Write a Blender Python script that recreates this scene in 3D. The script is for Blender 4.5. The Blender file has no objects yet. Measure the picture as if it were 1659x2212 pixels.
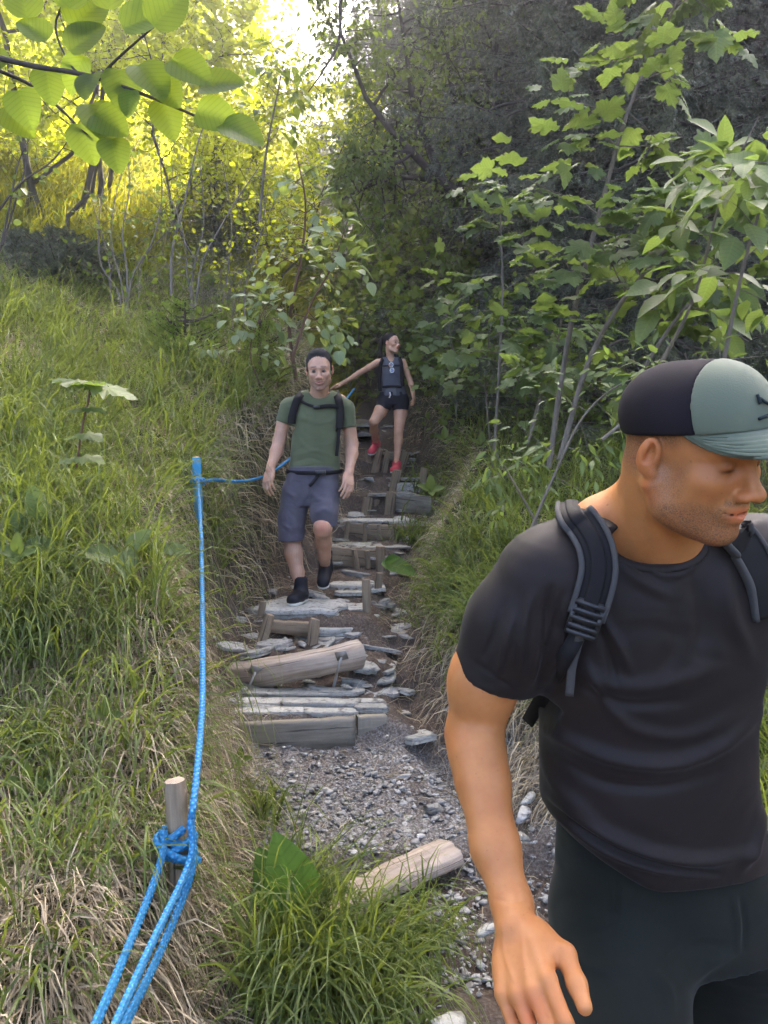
SUNA, SUNE, SKYS, EXPO = 19, 47, .15, 3.4
HAZE = .0075
import bpy, math, random
import numpy as np
from mathutils import Vector, Matrix
R = math.radians
sc = bpy.context.scene
COL = sc.collection
rng = np.random.default_rng(7)
random.seed(7)

# ---------------------------------------------------------------- camera frame (eye level is z = 0)
PITCH = math.atan(86/1640)
CP, SP = math.cos(PITCH), math.sin(PITCH)
def P(u, v, Y):
    """world point seen at photo coordinate (u,v) (1659x2212 frame) at distance Y in front"""
    cx = (u-829.5)/1640; cy = (1106-v)/1640
    dx, dy, dz = cx, CP+cy*SP, cy*CP-SP
    t = Y/dy
    return np.array([dx*t, Y, dz*t])
def UV(p):
    p = np.asarray(p, float)
    f = p[..., 1]*CP-p[..., 2]*SP
    up = p[..., 1]*SP+p[..., 2]*CP
    return 829.5+p[..., 0]/f*1640, 1106-up/f*1640

# ---------------------------------------------------------------- objects
def tag(o, label=None, cat=None, group=None, kind=None):
    if label: o['label'] = label
    if cat: o['category'] = cat
    if group: o['group'] = group
    if kind: o['kind'] = kind
    return o
def empty(name, loc, label=None, cat=None, group=None):
    o = bpy.data.objects.new(name, None); COL.objects.link(o); o.location = [float(c) for c in loc]
    o.empty_display_size = .1
    return tag(o, label, cat, group)
def mesh(name, V, F, mat=None, parent=None, smooth=True, attrs=None, uv=None, loc=None):
    """V (n,3); F list of int arrays (m,k). attrs {name:(n,) or (n,3)}; loc: world origin of the object"""
    V = np.asarray(V, np.float32)
    if not isinstance(F, (list, tuple)): F = [F]
    F = [np.asarray(f, np.int32) for f in F if len(f)]
    if parent is not None and loc is None: loc = parent.get('wl', None)
    if loc is not None: V = V-np.asarray([float(c) for c in loc], np.float32)
    me = bpy.data.meshes.new(name)
    me.vertices.add(len(V)); me.vertices.foreach_set('co', V.ravel())
    nl = sum(f.size for f in F); npol = sum(len(f) for f in F)
    me.loops.add(nl); me.polygons.add(npol)
    lv = np.concatenate([f.ravel() for f in F])
    me.loops.foreach_set('vertex_index', lv)
    st = []; c = 0
    for f in F:
        st.append(c+np.arange(len(f))*f.shape[1]); c += f.size
    me.polygons.foreach_set('loop_start', np.concatenate(st).astype(np.int32))
    if smooth: me.polygons.foreach_set('use_smooth', np.ones(npol, bool))
    me.update(calc_edges=True)
    if attrs:
        for k, a in attrs.items():
            a = np.asarray(a, np.float32)
            if a.ndim == 1:
                at = me.attributes.new(k, 'FLOAT', 'POINT'); at.data.foreach_set('value', a)
            else:
                at = me.attributes.new(k, 'FLOAT_VECTOR', 'POINT'); at.data.foreach_set('vector', a.ravel())
    if uv is not None:
        at = me.attributes.new('st', 'FLOAT_VECTOR', 'POINT')
        w = np.zeros((len(V), 3), np.float32); w[:, :2] = uv; at.data.foreach_set('vector', w.ravel())
    if mat is not None: me.materials.append(mat)
    o = bpy.data.objects.new(name, me); COL.objects.link(o)
    if loc is not None and parent is None: o.location = [float(c) for c in loc]
    if loc is not None: o['wl'] = [float(c) for c in loc]
    if parent is not None: o.parent = parent
    return o
def thing(name, loc, label, cat, group=None):
    o = empty(name, loc, label, cat, group); o['wl'] = [float(c) for c in loc]; return o
def clean_wl():
    for o in bpy.data.objects:
        if 'wl' in o: del o['wl']
def copy_tree(o, loc, rotz=0, scale=1, label=None, tilt=(0, 0)):
    r = o.copy(); COL.objects.link(r); r.location = [float(c) for c in loc]; r.rotation_euler = (tilt[0], tilt[1], rotz)
    r.scale = (scale,)*3 if not hasattr(scale, '__len__') else scale
    if label: r['label'] = label
    for ch in o.children:
        c = ch.copy(); COL.objects.link(c); c.parent = r
    return r

def nrm(a):
    a = np.asarray(a, float); return a/np.maximum(np.linalg.norm(a, axis=-1, keepdims=True), 1e-9)
def merge(parts):
    """parts: list of (V,[F...],attrs or None,uv or None) -> combined; attrs dict with the same keys"""
    Vs, Fd, off = [], {}, 0; A = {}; U = []
    for p in parts:
        V, F = p[0], p[1]
        if not isinstance(F, (list, tuple)): F = [F]
        for f in F:
            if len(f): Fd.setdefault(f.shape[1], []).append(np.asarray(f)+off)
        if len(p) > 2 and p[2]:
            for k, a in p[2].items(): A.setdefault(k, []).append(a)
        if len(p) > 3 and p[3] is not None: U.append(p[3])
        Vs.append(V); off += len(V)
    return (np.concatenate(Vs), [np.concatenate(v) for v in Fd.values()],
            {k: np.concatenate(a) for k, a in A.items()} or None, np.concatenate(U) if U else None)
def mobj(name, parts, mat, parent=None, smooth=True, loc=None):
    V, F, A, U = merge(parts)
    return mesh(name, V, F, mat, parent, smooth, A, U, loc)

# ---------------------------------------------------------------- tubes along polylines
def resample(pts, n):
    pts = np.asarray(pts, float)
    # catmull-rom
    m = len(pts)
    if m < 3:
        t = np.linspace(0, 1, n)[:, None]; return pts[0]*(1-t)+pts[-1]*t
    e = np.vstack([2*pts[0]-pts[1], pts, 2*pts[-1]-pts[-2]])
    s = np.linspace(0, m-1-1e-6, n); i = s.astype(int); f = (s-i)[:, None]
    p0, p1, p2, p3 = e[i], e[i+1], e[i+2], e[i+3]
    return .5*((2*p1)+(-p0+p2)*f+(2*p0-5*p1+4*p2-p3)*f**2+(-p0+3*p1-3*p2+p3)*f**3)
def tube(pts, r, seg=8, cap=True, squash=None, frame=None, rough=0):
    """one tube; r scalar or per-point; squash (a,b) ellipse scale; frame = fixed side vector"""
    pts = np.asarray(pts, float); n = len(pts)
    r = np.broadcast_to(np.asarray(r, float), (n,)) if np.ndim(r) <= 1 else r
    T = nrm(np.gradient(pts, axis=0))
    ref = np.array([0, 0, 1.]) if frame is None else np.asarray(frame, float)
    if frame is None and abs(T[0][2]) > .9: ref = np.array([1., 0, 0])
    S = np.empty((n, 3)); cur = ref
    for i in range(n):
        s = cur-T[i]*np.dot(cur, T[i])
        if np.linalg.norm(s) < 1e-4: s = np.array([0, 1., 0])
        S[i] = s/np.linalg.norm(s)
        if frame is None: cur = S[i]
    B = np.cross(T, S)
    a = np.linspace(0, 2*np.pi, seg, endpoint=False)
    qa, qb = squash or (1, 1)
    ring = np.cos(a)[None, :, None]*S[:, None]*qa+np.sin(a)[None, :, None]*B[:, None]*qb
    rr = r[:, None, None]*np.ones((1, seg, 1))
    if rough: rr = rr*(1+rough*rng.normal(size=(n, seg, 1)))
    V = (pts[:, None]+ring*rr).reshape(-1, 3)
    i = np.arange(n-1)[:, None]*seg; j = np.arange(seg)[None]
    j2 = (j+1) % seg
    Q = np.stack([i+j, i+j2, i+seg+j2, i+seg+j], -1).reshape(-1, 4)
    L = np.concatenate([[0], np.cumsum(np.linalg.norm(np.diff(pts, axis=0), axis=1))])
    uv = np.stack([np.repeat(L, seg), np.tile(a, n)*r.mean()], 1)
    F = [Q]
    if cap:
        V = np.vstack([V, pts[0], pts[-1]]); c0, c1 = n*seg, n*seg+1
        jj = np.arange(seg)
        t0 = np.stack([np.full(seg, c0), (jj+1) % seg, jj], 1)
        b = (n-1)*seg
        t1 = np.stack([np.full(seg, c1), b+jj, b+(jj+1) % seg], 1)
        F.append(np.vstack([t0, t1])); uv = np.vstack([uv, [[0, 0], [L[-1], 0]]])
    return V, F, None, uv

def leaves(tmpl, faces, pos, direc, nor, size, tid=None):
    """instantiate template (k,3) [x side, y along, z up]; returns V,F,attrs"""
    d = nrm(direc); nn = nor-d*np.sum(nor*d, 1, keepdims=True); nn = nrm(nn); s = np.cross(d, nn)
    k = len(tmpl)
    sz = np.asarray(size)[:, None, None]
    V = pos[:, None]+sz*(tmpl[None, :, 0:1]*s[:, None]+tmpl[None, :, 1:2]*d[:, None]+tmpl[None, :, 2:3]*nn[:, None])
    N = len(pos)
    Fs = [(f[None]+(np.arange(N)*k)[:, None, None]).reshape(-1, f.shape[1]) for f in faces]
    rnd = np.repeat(rng.random(N), k)
    al = np.tile(tmpl[:, 1], N); si = np.tile(tmpl[:, 0], N)
    return V.reshape(-1, 3), Fs, {'rnd': rnd, 'la': np.stack([si, al, rnd], 1)}
def ngrid(shape_fn, nl, nw):
    """leaf template as strip grid: shape_fn(t)->half width; nl along, nw across"""
    t = np.linspace(0, 1, nl); w = shape_fn(t)
    s = np.linspace(-1, 1, nw)
    X = w[:, None]*s[None]; Yy = np.repeat(t[:, None], nw, 1)
    Z = .25*np.abs(X)-.18*(Yy**2)+0*X
    V = np.stack([X, Yy, Z], -1).reshape(-1, 3)
    i = np.arange(nl-1)[:, None]*nw; j = np.arange(nw-1)[None]
    F = np.stack([i+j, i+j+1, i+nw+j+1, i+nw+j], -1).reshape(-1, 4)
    return V, [F]
OVAL = ngrid(lambda t: .30*np.sin(np.pi*np.clip(t*.97+.02, 0, 1)**.8), 5, 3)
ROUND = ngrid(lambda t: .40*np.sin(np.pi*np.clip(t*.96+.03, 0, 1)**.75)**.7, 6, 3)
LANCE = ngrid(lambda t: .17*np.sin(np.pi*np.clip(t*.97+.02, 0, 1)**.9), 5, 3)
DIAM = (np.array([[0, 0, 0], [.33, .45, .08], [0, 1, -.12], [-.33, .45, .08]]), [np.array([[0, 1, 2], [0, 2, 3]])])
def maple_t():
    # sycamore leaf outline: 5 toothed lobes, petiole base at origin
    half = [(0, .05), (.16, -.02), (.34, .00), (.46, .10), (.40, .17), (.50, .30), (.62, .38), (.50, .44), (.56, .58), (.42, .56),
            (.36, .62), (.24, .60), (.26, .72), (.22, .84), (.12, .86), (0, 1.05)]
    pts = [(x, y) for x, y in half]+[(-x, y) for x, y in half[-2:0:-1]]
    a = np.array(pts); n = len(a)
    r = np.linalg.norm(a-[0, .4], axis=1)
    z = -.16*np.clip(r, 0, 1)**2+.05*np.sin(np.arange(n)*2.1)
    V = np.vstack([np.column_stack([a, z]), [[0, .35, 0.03]]])
    j = np.arange(n)
    return V, [np.stack([np.full(n, n), j, (j+1) % n], 1)]
MAPLE = maple_t()
# ---------------------------------------------------------------- materials
def newmat(name):
    m = bpy.data.materials.new(name); m.use_nodes = True
    nt = m.node_tree; b = nt.nodes['Principled BSDF']
    return m, nt, b
def N(nt, t, **kw):
    n = nt.nodes.new(t)
    for k, v in kw.items():
        if k.startswith('i_'):
            key = k[2:]; key = int(key) if key.isdigit() else key.replace('_', ' ')
            n.inputs[key].default_value = v
        else: setattr(n, k, v)
    return n
def ramp(nt, fac, stops):
    r = nt.nodes.new('ShaderNodeValToRGB'); e = r.color_ramp.elements
    while len(e) < len(stops): e.new(.5)
    for x, (p, c) in zip(e, stops): x.position = p; x.color = (*c, 1)
    nt.links.new(fac, r.inputs[0]); return r.outputs[0]
def noise(nt, scale, detail=4, rough=.6, vec=None, dist=0):
    n = N(nt, 'ShaderNodeTexNoise'); n.inputs['Scale'].default_value = scale; n.inputs['Detail'].default_value = detail
    n.inputs['Roughness'].default_value = rough; n.inputs['Distortion'].default_value = dist
    if vec is not None: nt.links.new(vec, n.inputs['Vector'])
    return n.outputs['Fac']
def attr(nt, name, out='Fac'):
    a = N(nt, 'ShaderNodeAttribute', attribute_name=name); return a.outputs[out]
def objc(nt): return N(nt, 'ShaderNodeTexCoord').outputs['Object']
def mapv(nt, vec, s=(1, 1, 1), r=(0, 0, 0)):
    m = N(nt, 'ShaderNodeMapping'); m.inputs['Scale'].default_value = s; m.inputs['Rotation'].default_value = r
    nt.links.new(vec, m.inputs['Vector']); return m.outputs[0]
def bump(nt, b, h, strength=.4, dist=.01):
    n = N(nt, 'ShaderNodeBump'); n.inputs['Strength'].default_value = strength; n.inputs['Distance'].default_value = dist
    nt.links.new(h, n.inputs['Height']); nt.links.new(n.outputs[0], b.inputs['Normal']); return n
def mix(nt, f, a, b, mode='MIX'):
    m = N(nt, 'ShaderNodeMix', data_type='RGBA', blend_type=mode)
    for s, v in ((m.inputs[0], f), (m.inputs[6], a), (m.inputs[7], b)):
        if hasattr(v, 'is_linked') or hasattr(v, 'links'): nt.links.new(v, s)
        elif isinstance(v, (int, float)): s.default_value = v
        else: s.default_value = (*v, 1)
    return m.outputs[2]
def leafmat(name, c1, c2, trans, tw=.45, gloss=.35, vein=True):
    """c1..c2 reflect colours by leaf, trans translucent colour"""
    m, nt, b = newmat(name)
    rn = attr(nt, 'rnd'); col = ramp(nt, rn, [(0, c1), (1, c2)])
    n2 = noise(nt, 3, 2, .5, objc(nt)); f2 = ramp(nt, n2, [(.3, (.75, .75, .75)), (.7, (1.2, 1.2, 1.15))])
    col = mix(nt, 1., col, f2, 'MULTIPLY')
    tcol = mix(nt, 1., ramp(nt, rn, [(0, trans), (1, tuple(min(1, c*1.35) for c in trans))]), f2, 'MULTIPLY')
    if vein:
        la = N(nt, 'ShaderNodeAttribute', attribute_name='la').outputs['Vector']
        s = N(nt, 'ShaderNodeSeparateXYZ'); nt.links.new(la, s.inputs[0])
        ab = N(nt, 'ShaderNodeMath', operation='ABSOLUTE'); nt.links.new(s.outputs[0], ab.inputs[0])
        # midrib + side veins: y - 0.6|x| stripes
        m1 = N(nt, 'ShaderNodeMath', operation='MULTIPLY_ADD'); nt.links.new(ab.outputs[0], m1.inputs[0]); m1.inputs[1].default_value = -.7
        nt.links.new(s.outputs[1], m1.inputs[2])
        m2 = N(nt, 'ShaderNodeMath', operation='MULTIPLY'); nt.links.new(m1.outputs[0], m2.inputs[0]); m2.inputs[1].default_value = 52
        m3 = N(nt, 'ShaderNodeMath', operation='SINE'); nt.links.new(m2.outputs[0], m3.inputs[0])
        v = ramp(nt, m3.outputs[0], [(.55, (1, 1, 1)), (.99, (.86, .88, .84))])
        mr = ramp(nt, ab.outputs[0], [(.006, (1.35, 1.35, 1.2)), (.03, (1, 1, 1))])
        col = mix(nt, 1., mix(nt, 1., col, v, 'MULTIPLY'), mr, 'MULTIPLY'); tcol = mix(nt, 1., tcol, v, 'MULTIPLY')
    nt.links.new(col, b.inputs['Base Color']); b.inputs['Roughness'].default_value = .5
    b.inputs['Specular IOR Level'].default_value = gloss
    tr = N(nt, 'ShaderNodeBsdfTranslucent'); nt.links.new(tcol, tr.inputs[0])
    mx = N(nt, 'ShaderNodeMixShader'); mx.inputs[0].default_value = tw
    nt.links.new(b.outputs[0], mx.inputs[1]); nt.links.new(tr.outputs[0], mx.inputs[2])
    nt.links.new(mx.outputs[0], nt.nodes['Material Output'].inputs[0])
    return m
M = {}
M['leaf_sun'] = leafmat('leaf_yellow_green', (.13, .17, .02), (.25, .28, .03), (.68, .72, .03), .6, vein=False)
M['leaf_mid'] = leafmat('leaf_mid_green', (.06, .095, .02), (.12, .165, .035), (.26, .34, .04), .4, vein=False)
M['leaf_dark'] = leafmat('leaf_dark_green', (.05, .085, .03), (.09, .13, .045), (.14, .22, .05), .35, vein=False)
M['leaf_maple'] = leafmat('leaf_sycamore', (.09, .13, .04), (.17, .21, .075), (.26, .36, .06), .4)
M['leaf_grey'] = leafmat('leaf_whitebeam', (.13, .18, .08), (.26, .31, .17), (.34, .42, .06), .4, .5)
M['leaf_near'] = leafmat('leaf_alder', (.025, .05, .008), (.10, .16, .02), (.30, .40, .03), .5, .3)
M['leaf_dock'] = leafmat('leaf_dock', (.055, .11, .02), (.09, .16, .03), (.16, .3, .04), .4, .2)
M['needle'] = leafmat('spruce_needle', (.10, .115, .08), (.16, .17, .12), (.09, .11, .045), .25, .3, vein=False)
M['needle_tip'] = leafmat('spruce_new_shoot', (.08, .13, .02), (.2, .27, .04), (.3, .4, .05), .35, .3, vein=False)
M['grass'] = leafmat('grass_green', (.022, .05, .008), (.16, .205, .055), (.26, .31, .035), .42, .4, vein=False)
M['meadow'] = leafmat('meadow_grass', (.15, .15, .01), (.27, .25, .018), (.38, .36, .013), .4, .2, vein=False)
M['straw'] = leafmat('grass_dry', (.14, .10, .06), (.66, .55, .38), (.3, .23, .11), .25, .2, vein=False)

def bark(name, c1, c2, sc_=18):
    m, nt, b = newmat(name); v = mapv(nt, objc(nt), (1, 1, .25))
    n = noise(nt, sc_, 6, .7, v); nt.links.new(ramp(nt, n, [(.3, c1), (.7, c2)]), b.inputs['Base Color'])
    b.inputs['Roughness'].default_value = .9; bump(nt, b, n, .6, .01); return m
M['bark_grey'] = bark('bark_grey', (.09, .075, .055), (.24, .2, .15))
M['bark_dark'] = bark('bark_dark', (.03, .022, .016), (.09, .07, .05))
M['bark_red'] = bark('bark_reddish', (.08, .04, .025), (.2, .11, .07))
def wood(name, c1, c2, c3):
    m, nt, b = newmat(name); st = N(nt, 'ShaderNodeAttribute', attribute_name='st').outputs['Vector']
    g = noise(nt, 22, 5, .65, mapv(nt, st, (.12, 2.2, 1)), .3); g2 = noise(nt, 7, 4, .6, objc(nt))
    crack = noise(nt, 40, 3, .5, mapv(nt, st, (.05, 1.6, 1)))
    col = mix(nt, g2, ramp(nt, g, [(.3, c1), (.68, c2)]), ramp(nt, g, [(.3, c2), (.75, c3)]))
    col = mix(nt, ramp(nt, crack, [(.60, (0, 0, 0)), (.68, (1, 1, 1))]), col, tuple(c*.35 for c in c1))
    nt.links.new(col, b.inputs['Base Color']); b.inputs['Roughness'].default_value = .85; bump(nt, b, g, .5, .006); return m
M['wood'] = wood('weathered_wood', (.11, .075, .045), (.27, .20, .125), (.42, .33, .22))
M['wood_log'] = wood('barkless_log', (.12, .085, .06), (.36, .28, .205), (.60, .51, .41))
M['wood_board'] = wood('grey_board', (.09, .075, .05), (.22, .19, .14), (.38, .34, .27))
def endgrain():
    m, nt, b = newmat('end_grain'); o = objc(nt)
    w = N(nt, 'ShaderNodeTexWave', wave_type='RINGS', rings_direction='Z'); w.inputs['Scale'].default_value = 55; w.inputs['Distortion'].default_value = 1.5
    w.inputs['Detail'].default_value = 2
    nt.links.new(o, w.inputs['Vector']); nt.links.new(ramp(nt, w.outputs['Fac'], [(.1, (.16, .11, .07)), (.6, (.42, .34, .25))]), b.inputs['Base Color'])
    b.inputs['Roughness'].default_value = .85; return m
M['end'] = endgrain()
def stone(name, c1, c2, c3, sc_=9):
    m, nt, b = newmat(name); o = objc(nt)
    n = noise(nt, sc_, 8, .7, mapv(nt, o, (1, 1, 3))); n2 = noise(nt, 45, 5, .7, o)
    f = attr(nt, 'rnd')
    c = mix(nt, .5, ramp(nt, n, [(.3, c1), (.52, c2), (.72, c3)]), ramp(nt, f, [(0, c1), (.6, c2), (1, c3)]))
    c = mix(nt, ramp(nt, n2, [(.52, (0, 0, 0)), (.68, (.75, .75, .75))]), c, (.13, .10, .07)); st_ = noise(nt, 14, 4, .6, mapv(nt, o, (1, 1, 14))); c = mix(nt, ramp(nt, st_, [(.36, (.8, .8, .8)), (.44, (0, 0, 0))]), c, (.08, .07, .055))
    nt.links.new(c, b.inputs['Base Color']); b.inputs['Roughness'].default_value = .8; bump(nt, b, n2, .9, .012); return m
M['slate'] = stone('pale_slate', (.20, .195, .165), (.36, .35, .30), (.60, .585, .52))
M['rubble'] = stone('grey_rubble', (.13, .12, .105), (.30, .29, .26), (.58, .56, .51))
def fabric(name, c1, c2, wsc=900, rough=.85, sheen=.0, spec=.2, wr=0):
    m, nt, b = newmat(name); o = objc(nt); n = noise(nt, 6, 3, .5, o); w = noise(nt, wsc, 2, .5, o)
    nt.links.new(ramp(nt, n, [(.3, c1), (.7, c2)]), b.inputs['Base Color']); b.inputs['Roughness'].default_value = rough
    b.inputs['Specular IOR Level'].default_value = spec
    b.inputs['Sheen Weight'].default_value = sheen; bn = bump(nt, b, w, .25, .001)
    if wr:
        q = noise(nt, 6, 2, .45, mapv(nt, o, (1, 1, 1.8)), .5); b2 = N(nt, 'ShaderNodeBump'); b2.inputs['Strength'].default_value = wr; b2.inputs['Distance'].default_value = .03; nt.links.new(q, b2.inputs['Height']); nt.links.new(b2.outputs[0], bn.inputs['Normal'])
    return m
M['shirt_black'] = fabric('black_sport_shirt', (.010, .006, .005), (.016, .0105, .0085), 700, .62, .05, .25, .28)
M['pants_black'] = fabric('dark_trousers', (.007, .009, .0065), (.013, .0155, .0115), 600, .85, .05, .2, .4)
M['strap'] = fabric('strap_webbing', (.008, .0065, .0065), (.015, .0135, .0135), 900, .75)
M['strap_edge'] = fabric('strap_edge_binding', (.05, .048, .045), (.075, .072, .068), 900, .75)
M['plastic'] = fabric('black_plastic_buckle', (.012, .012, .013), (.02, .02, .02), 100, .35, 0, .5)
M['cap_dark'] = fabric('cap_mesh_back', (.009, .007, .009), (.015, .012, .016), 500, .9)
M['cap_green'] = fabric('cap_front_green', (.11, .128, .085), (.135, .155, .105), 500, .8, .1)
M['logo'] = fabric('cap_logo_print', (.012, .02, .022), (.015, .025, .028), 500, .7)
M['shirt_green'] = fabric('olive_green_shirt', (.085, .098, .05), (.108, .122, .064), 500, .85, .1, .2, .4)
M['shorts_grey'] = fabric('slate_grey_shorts', (.07, .063, .078), (.10, .092, .11), 500, .8, .1, .2, .6)
M['shoe_black'] = fabric('black_boot', (.012, .012, .015), (.022, .022, .026), 300, .6)
M['shoe_red'] = fabric('coral_red_shoe', (.6, .06, .08), (.75, .1, .12), 300, .6)
M['sole'] = fabric('pale_sole', (.5, .5, .44), (.7, .7, .62), 120, .6)
M['top_grey'] = fabric('grey_sleeveless_top', (.10, .10, .11), (.13, .13, .145), 500, .85)
M['shorts_black'] = fabric('black_running_shorts', (.01, .01, .014), (.018, .018, .024), 500, .8)
M['hair_dark'] = fabric('dark_hair', (.008, .005, .004), (.028, .018, .014), 200, .65, 0, .3)
M['hair_grey'] = fabric('greying_dark_hair', (.012, .009, .008), (.055, .05, .045), 120, .75, 0, .2)
M['metal'] = fabric('galvanised_steel', (.25, .22, .19), (.42, .4, .36), 90, .55)
M['metal'].node_tree.nodes['Principled BSDF'].inputs['Metallic'].default_value = .5
M['lens'] = fabric('sunglass_lens', (.02, .03, .09), (.05, .07, .2), 50, .1, 0, .8)
M['white'] = fabric('white_plastic', (.7, .68, .64), (.8, .78, .74), 50, .4)
M['orange'] = fabric('orange_plastic', (.7, .2, .04), (.8, .25, .05), 50, .4)
M['blue_paint'] = fabric('blue_painted_wood', (.05, .28, .5), (.08, .36, .6), 60, .7)
M['flower'] = fabric('yellow_petal', (.7, .55, .03), (.8, .65, .05), 60, .7)
def skin(name, base, warm):
    m, nt, b = newmat(name); o = objc(nt)
    n = noise(nt, 14, 4, .6, o)
    col = ramp(nt, n, [(.3, base), (.72, warm)])
    tint = N(nt, 'ShaderNodeAttribute', attribute_name='tint').outputs['Vector']   # paint: beard stubble, lips, brows, eye-socket shade
    col = mix(nt, 1., col, tint, 'MULTIPLY')
    fr = noise(nt, 170, 2, .5, o); col = mix(nt, ramp(nt, fr, [(.69, (0, 0, 0)), (.76, (.55, .55, .55))]), col, tuple(c*.45 for c in base))
    sb = attr(nt, 'stub'); hn = noise(nt, 620, 2, .6, o); hm = ramp(nt, hn, [(.40, (.35, .35, .35)), (.62, (1, 1, 1))]); hx = N(nt, 'ShaderNodeMath', operation='MULTIPLY'); nt.links.new(hm, hx.inputs[0]); nt.links.new(sb, hx.inputs[1])
    col = mix(nt, hx.outputs[0], col, (.045, .03, .025))
    mo_ = noise(nt, 45, 4, .65, o); col = mix(nt, ramp(nt, mo_, [(.45, (0, 0, 0)), (.7, (.22, .22, .22))]), col, (base[0]*1.0, base[1]*.7, base[2]*.68))
    nt.links.new(col, b.inputs['Base Color']); b.inputs['Roughness'].default_value = .48
    b.inputs['Specular IOR Level'].default_value = .4
    b.inputs['Subsurface Weight'].default_value = .12; b.inputs['Subsurface Radius'].default_value = (.012, .005, .003)
    b.inputs['Subsurface Scale'].default_value = 1.
    bump(nt, b, noise(nt, 350, 3, .6, o), .12, .001); return m
M['skin_fg'] = skin('tanned_skin', (.44, .165, .05), (.56, .235, .078))
M['skin_man'] = skin('fair_skin', (.48, .27, .17), (.60, .36, .24))
M['skin_woman'] = skin('tan_skin', (.56, .30, .18), (.66, .38, .24))
def eye():
    m, nt, b = newmat('eye_surface'); c = N(nt, 'ShaderNodeAttribute', attribute_name='tint').outputs['Vector']
    nt.links.new(c, b.inputs['Base Color']); b.inputs['Roughness'].default_value = .12; return m
M['eye'] = eye()
def ropem():
    m, nt, b = newmat('blue_braided_rope'); st = N(nt, 'ShaderNodeAttribute', attribute_name='st').outputs['Vector']
    w = N(nt, 'ShaderNodeTexWave', wave_type='BANDS', bands_direction='DIAGONAL'); w.inputs['Scale'].default_value = 26
    w.inputs['Distortion'].default_value = .6; nt.links.new(mapv(nt, st, (1.2, 1, 0)), w.inputs['Vector'])
    w2 = N(nt, 'ShaderNodeTexWave', wave_type='BANDS', bands_direction='DIAGONAL'); w2.inputs['Scale'].default_value = 26
    nt.links.new(mapv(nt, st, (1.2, -1, 0)), w2.inputs['Vector'])
    h = N(nt, 'ShaderNodeMath', operation='MULTIPLY'); nt.links.new(w.outputs['Fac'], h.inputs[0]); nt.links.new(w2.outputs['Fac'], h.inputs[1])
    nt.links.new(ramp(nt, h.outputs[0], [(.02, (.015, .14, .30)), (.25, (.02, .21, .44)), (.8, (.03, .27, .52))]), b.inputs['Base Color'])
    b.inputs['Roughness'].default_value = .6; bump(nt, b, h.outputs[0], .9, .004); return m
M['rope'] = ropem()
def groundm():
    m, nt, b = newmat('soil_and_litter'); o = objc(nt)
    n1 = noise(nt, 2.2, 6, .65, o); n2 = noise(nt, 28, 8, .75, o); n3 = noise(nt, 90, 4, .7, o)
    soil = ramp(nt, n2, [(.28, (.022, .013, .008)), (.5, (.085, .055, .036)), (.72, (.19, .145, .105))])
    grit = ramp(nt, n3, [(.35, (.08, .068, .056)), (.52, (.22, .2, .175)), (.68, (.5, .48, .44))])
    duff = ramp(nt, n2, [(.3, (.018, .017, .008)), (.55, (.05, .055, .02)), (.75, (.11, .095, .045))])
    p = attr(nt, 'path')
    gm = N(nt, 'ShaderNodeMath', operation='MULTIPLY'); nt.links.new(ramp(nt, n1, [(.30, (.15, .15, .15)), (.55, (1, 1, 1))]), gm.inputs[0]); nt.links.new(attr(nt, 'grit'), gm.inputs[1])
    c = mix(nt, gm.outputs[0], soil, grit)
    c = mix(nt, p, duff, c)
    gcol = ramp(nt, n2, [(.3, (.07, .085, .008)), (.7, (.22, .23, .015))])
    c = mix(nt, attr(nt, 'meadow'), c, gcol)
    nt.links.new(c, b.inputs['Base Color']); b.inputs['Roughness'].default_value = .95; b.inputs['Specular IOR Level'].default_value = .15
    bump(nt, b, n2, .9, .03); return m
M['ground'] = groundm()
# ---------------------------------------------------------------- terrain (camera eye at z=0)
XL = np.array([[-3, -.6], [1.5, -.5], [2.2, -.40], [2.75, -.48], [3.6, -.72], [4.15, -.98], [4.6, -.88], [5.6, -.78], [6.2, -.6], [7, -.52], [7.8, -.38], [8.5, -.3], [9.3, -.35], [11, -.6], [14, -1.3], [18, -2], [200, -2]])
XR = np.array([[-3, 1.6], [1.5, 1.1], [2.2, .7], [2.75, .58], [3.3, .42], [3.6, .28], [4.15, .17], [5, .15], [5.6, .15], [6.2, .3], [7, .5], [7.8, .65], [8.5, .55], [9.3, .4], [11, 0], [14, -.6], [18, -1.2], [200, -1.2]])
ZP = np.array([[-4, -1.95], [0, -1.75], [1.4, -1.62], [2.3, -1.56], [2.74, -1.50], [2.80, -1.42], [3.50, -1.33], [3.60, -1.32], [3.66, -1.21], [4.10, -1.20], [4.2, -1.16], [4.26, -1.06], [4.55, -1.04], [4.64, -1.03], [4.72, -.93], [5.35, -.91],
               [5.45, -.85], [6.15, -.80], [6.22, -.64], [6.92, -.62], [7.0, -.47], [7.74, -.44], [7.82, -.24], [8.4, -.22], [8.5, -.1], [9.2, -.02], [9.3, .15], [10, .3], [11, .75], [14, 1.7], [20, 4.0], [40, 13], [200, 60]])
def xl(Y): return np.interp(Y, XL[:, 0], XL[:, 1])
def xr(Y): return np.interp(Y, XR[:, 0], XR[:, 1])
def sst(a): a = np.clip(a, 0, 1); return a*a*(3-2*a)
def vn(x, y, s, seed=0):
    """cheap smooth noise -1..1"""
    x = x*s+seed*13.7; y = y*s-seed*7.3
    return (np.sin(x*1.0+1.7*np.sin(y*.9+seed))*np.cos(y*1.1+1.3*np.sin(x*.8))+.5*np.sin(2.3*x-1.1*y+2*np.sin(y*1.7))+.3*np.sin(4.1*y+3.3*x))/1.6
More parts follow.
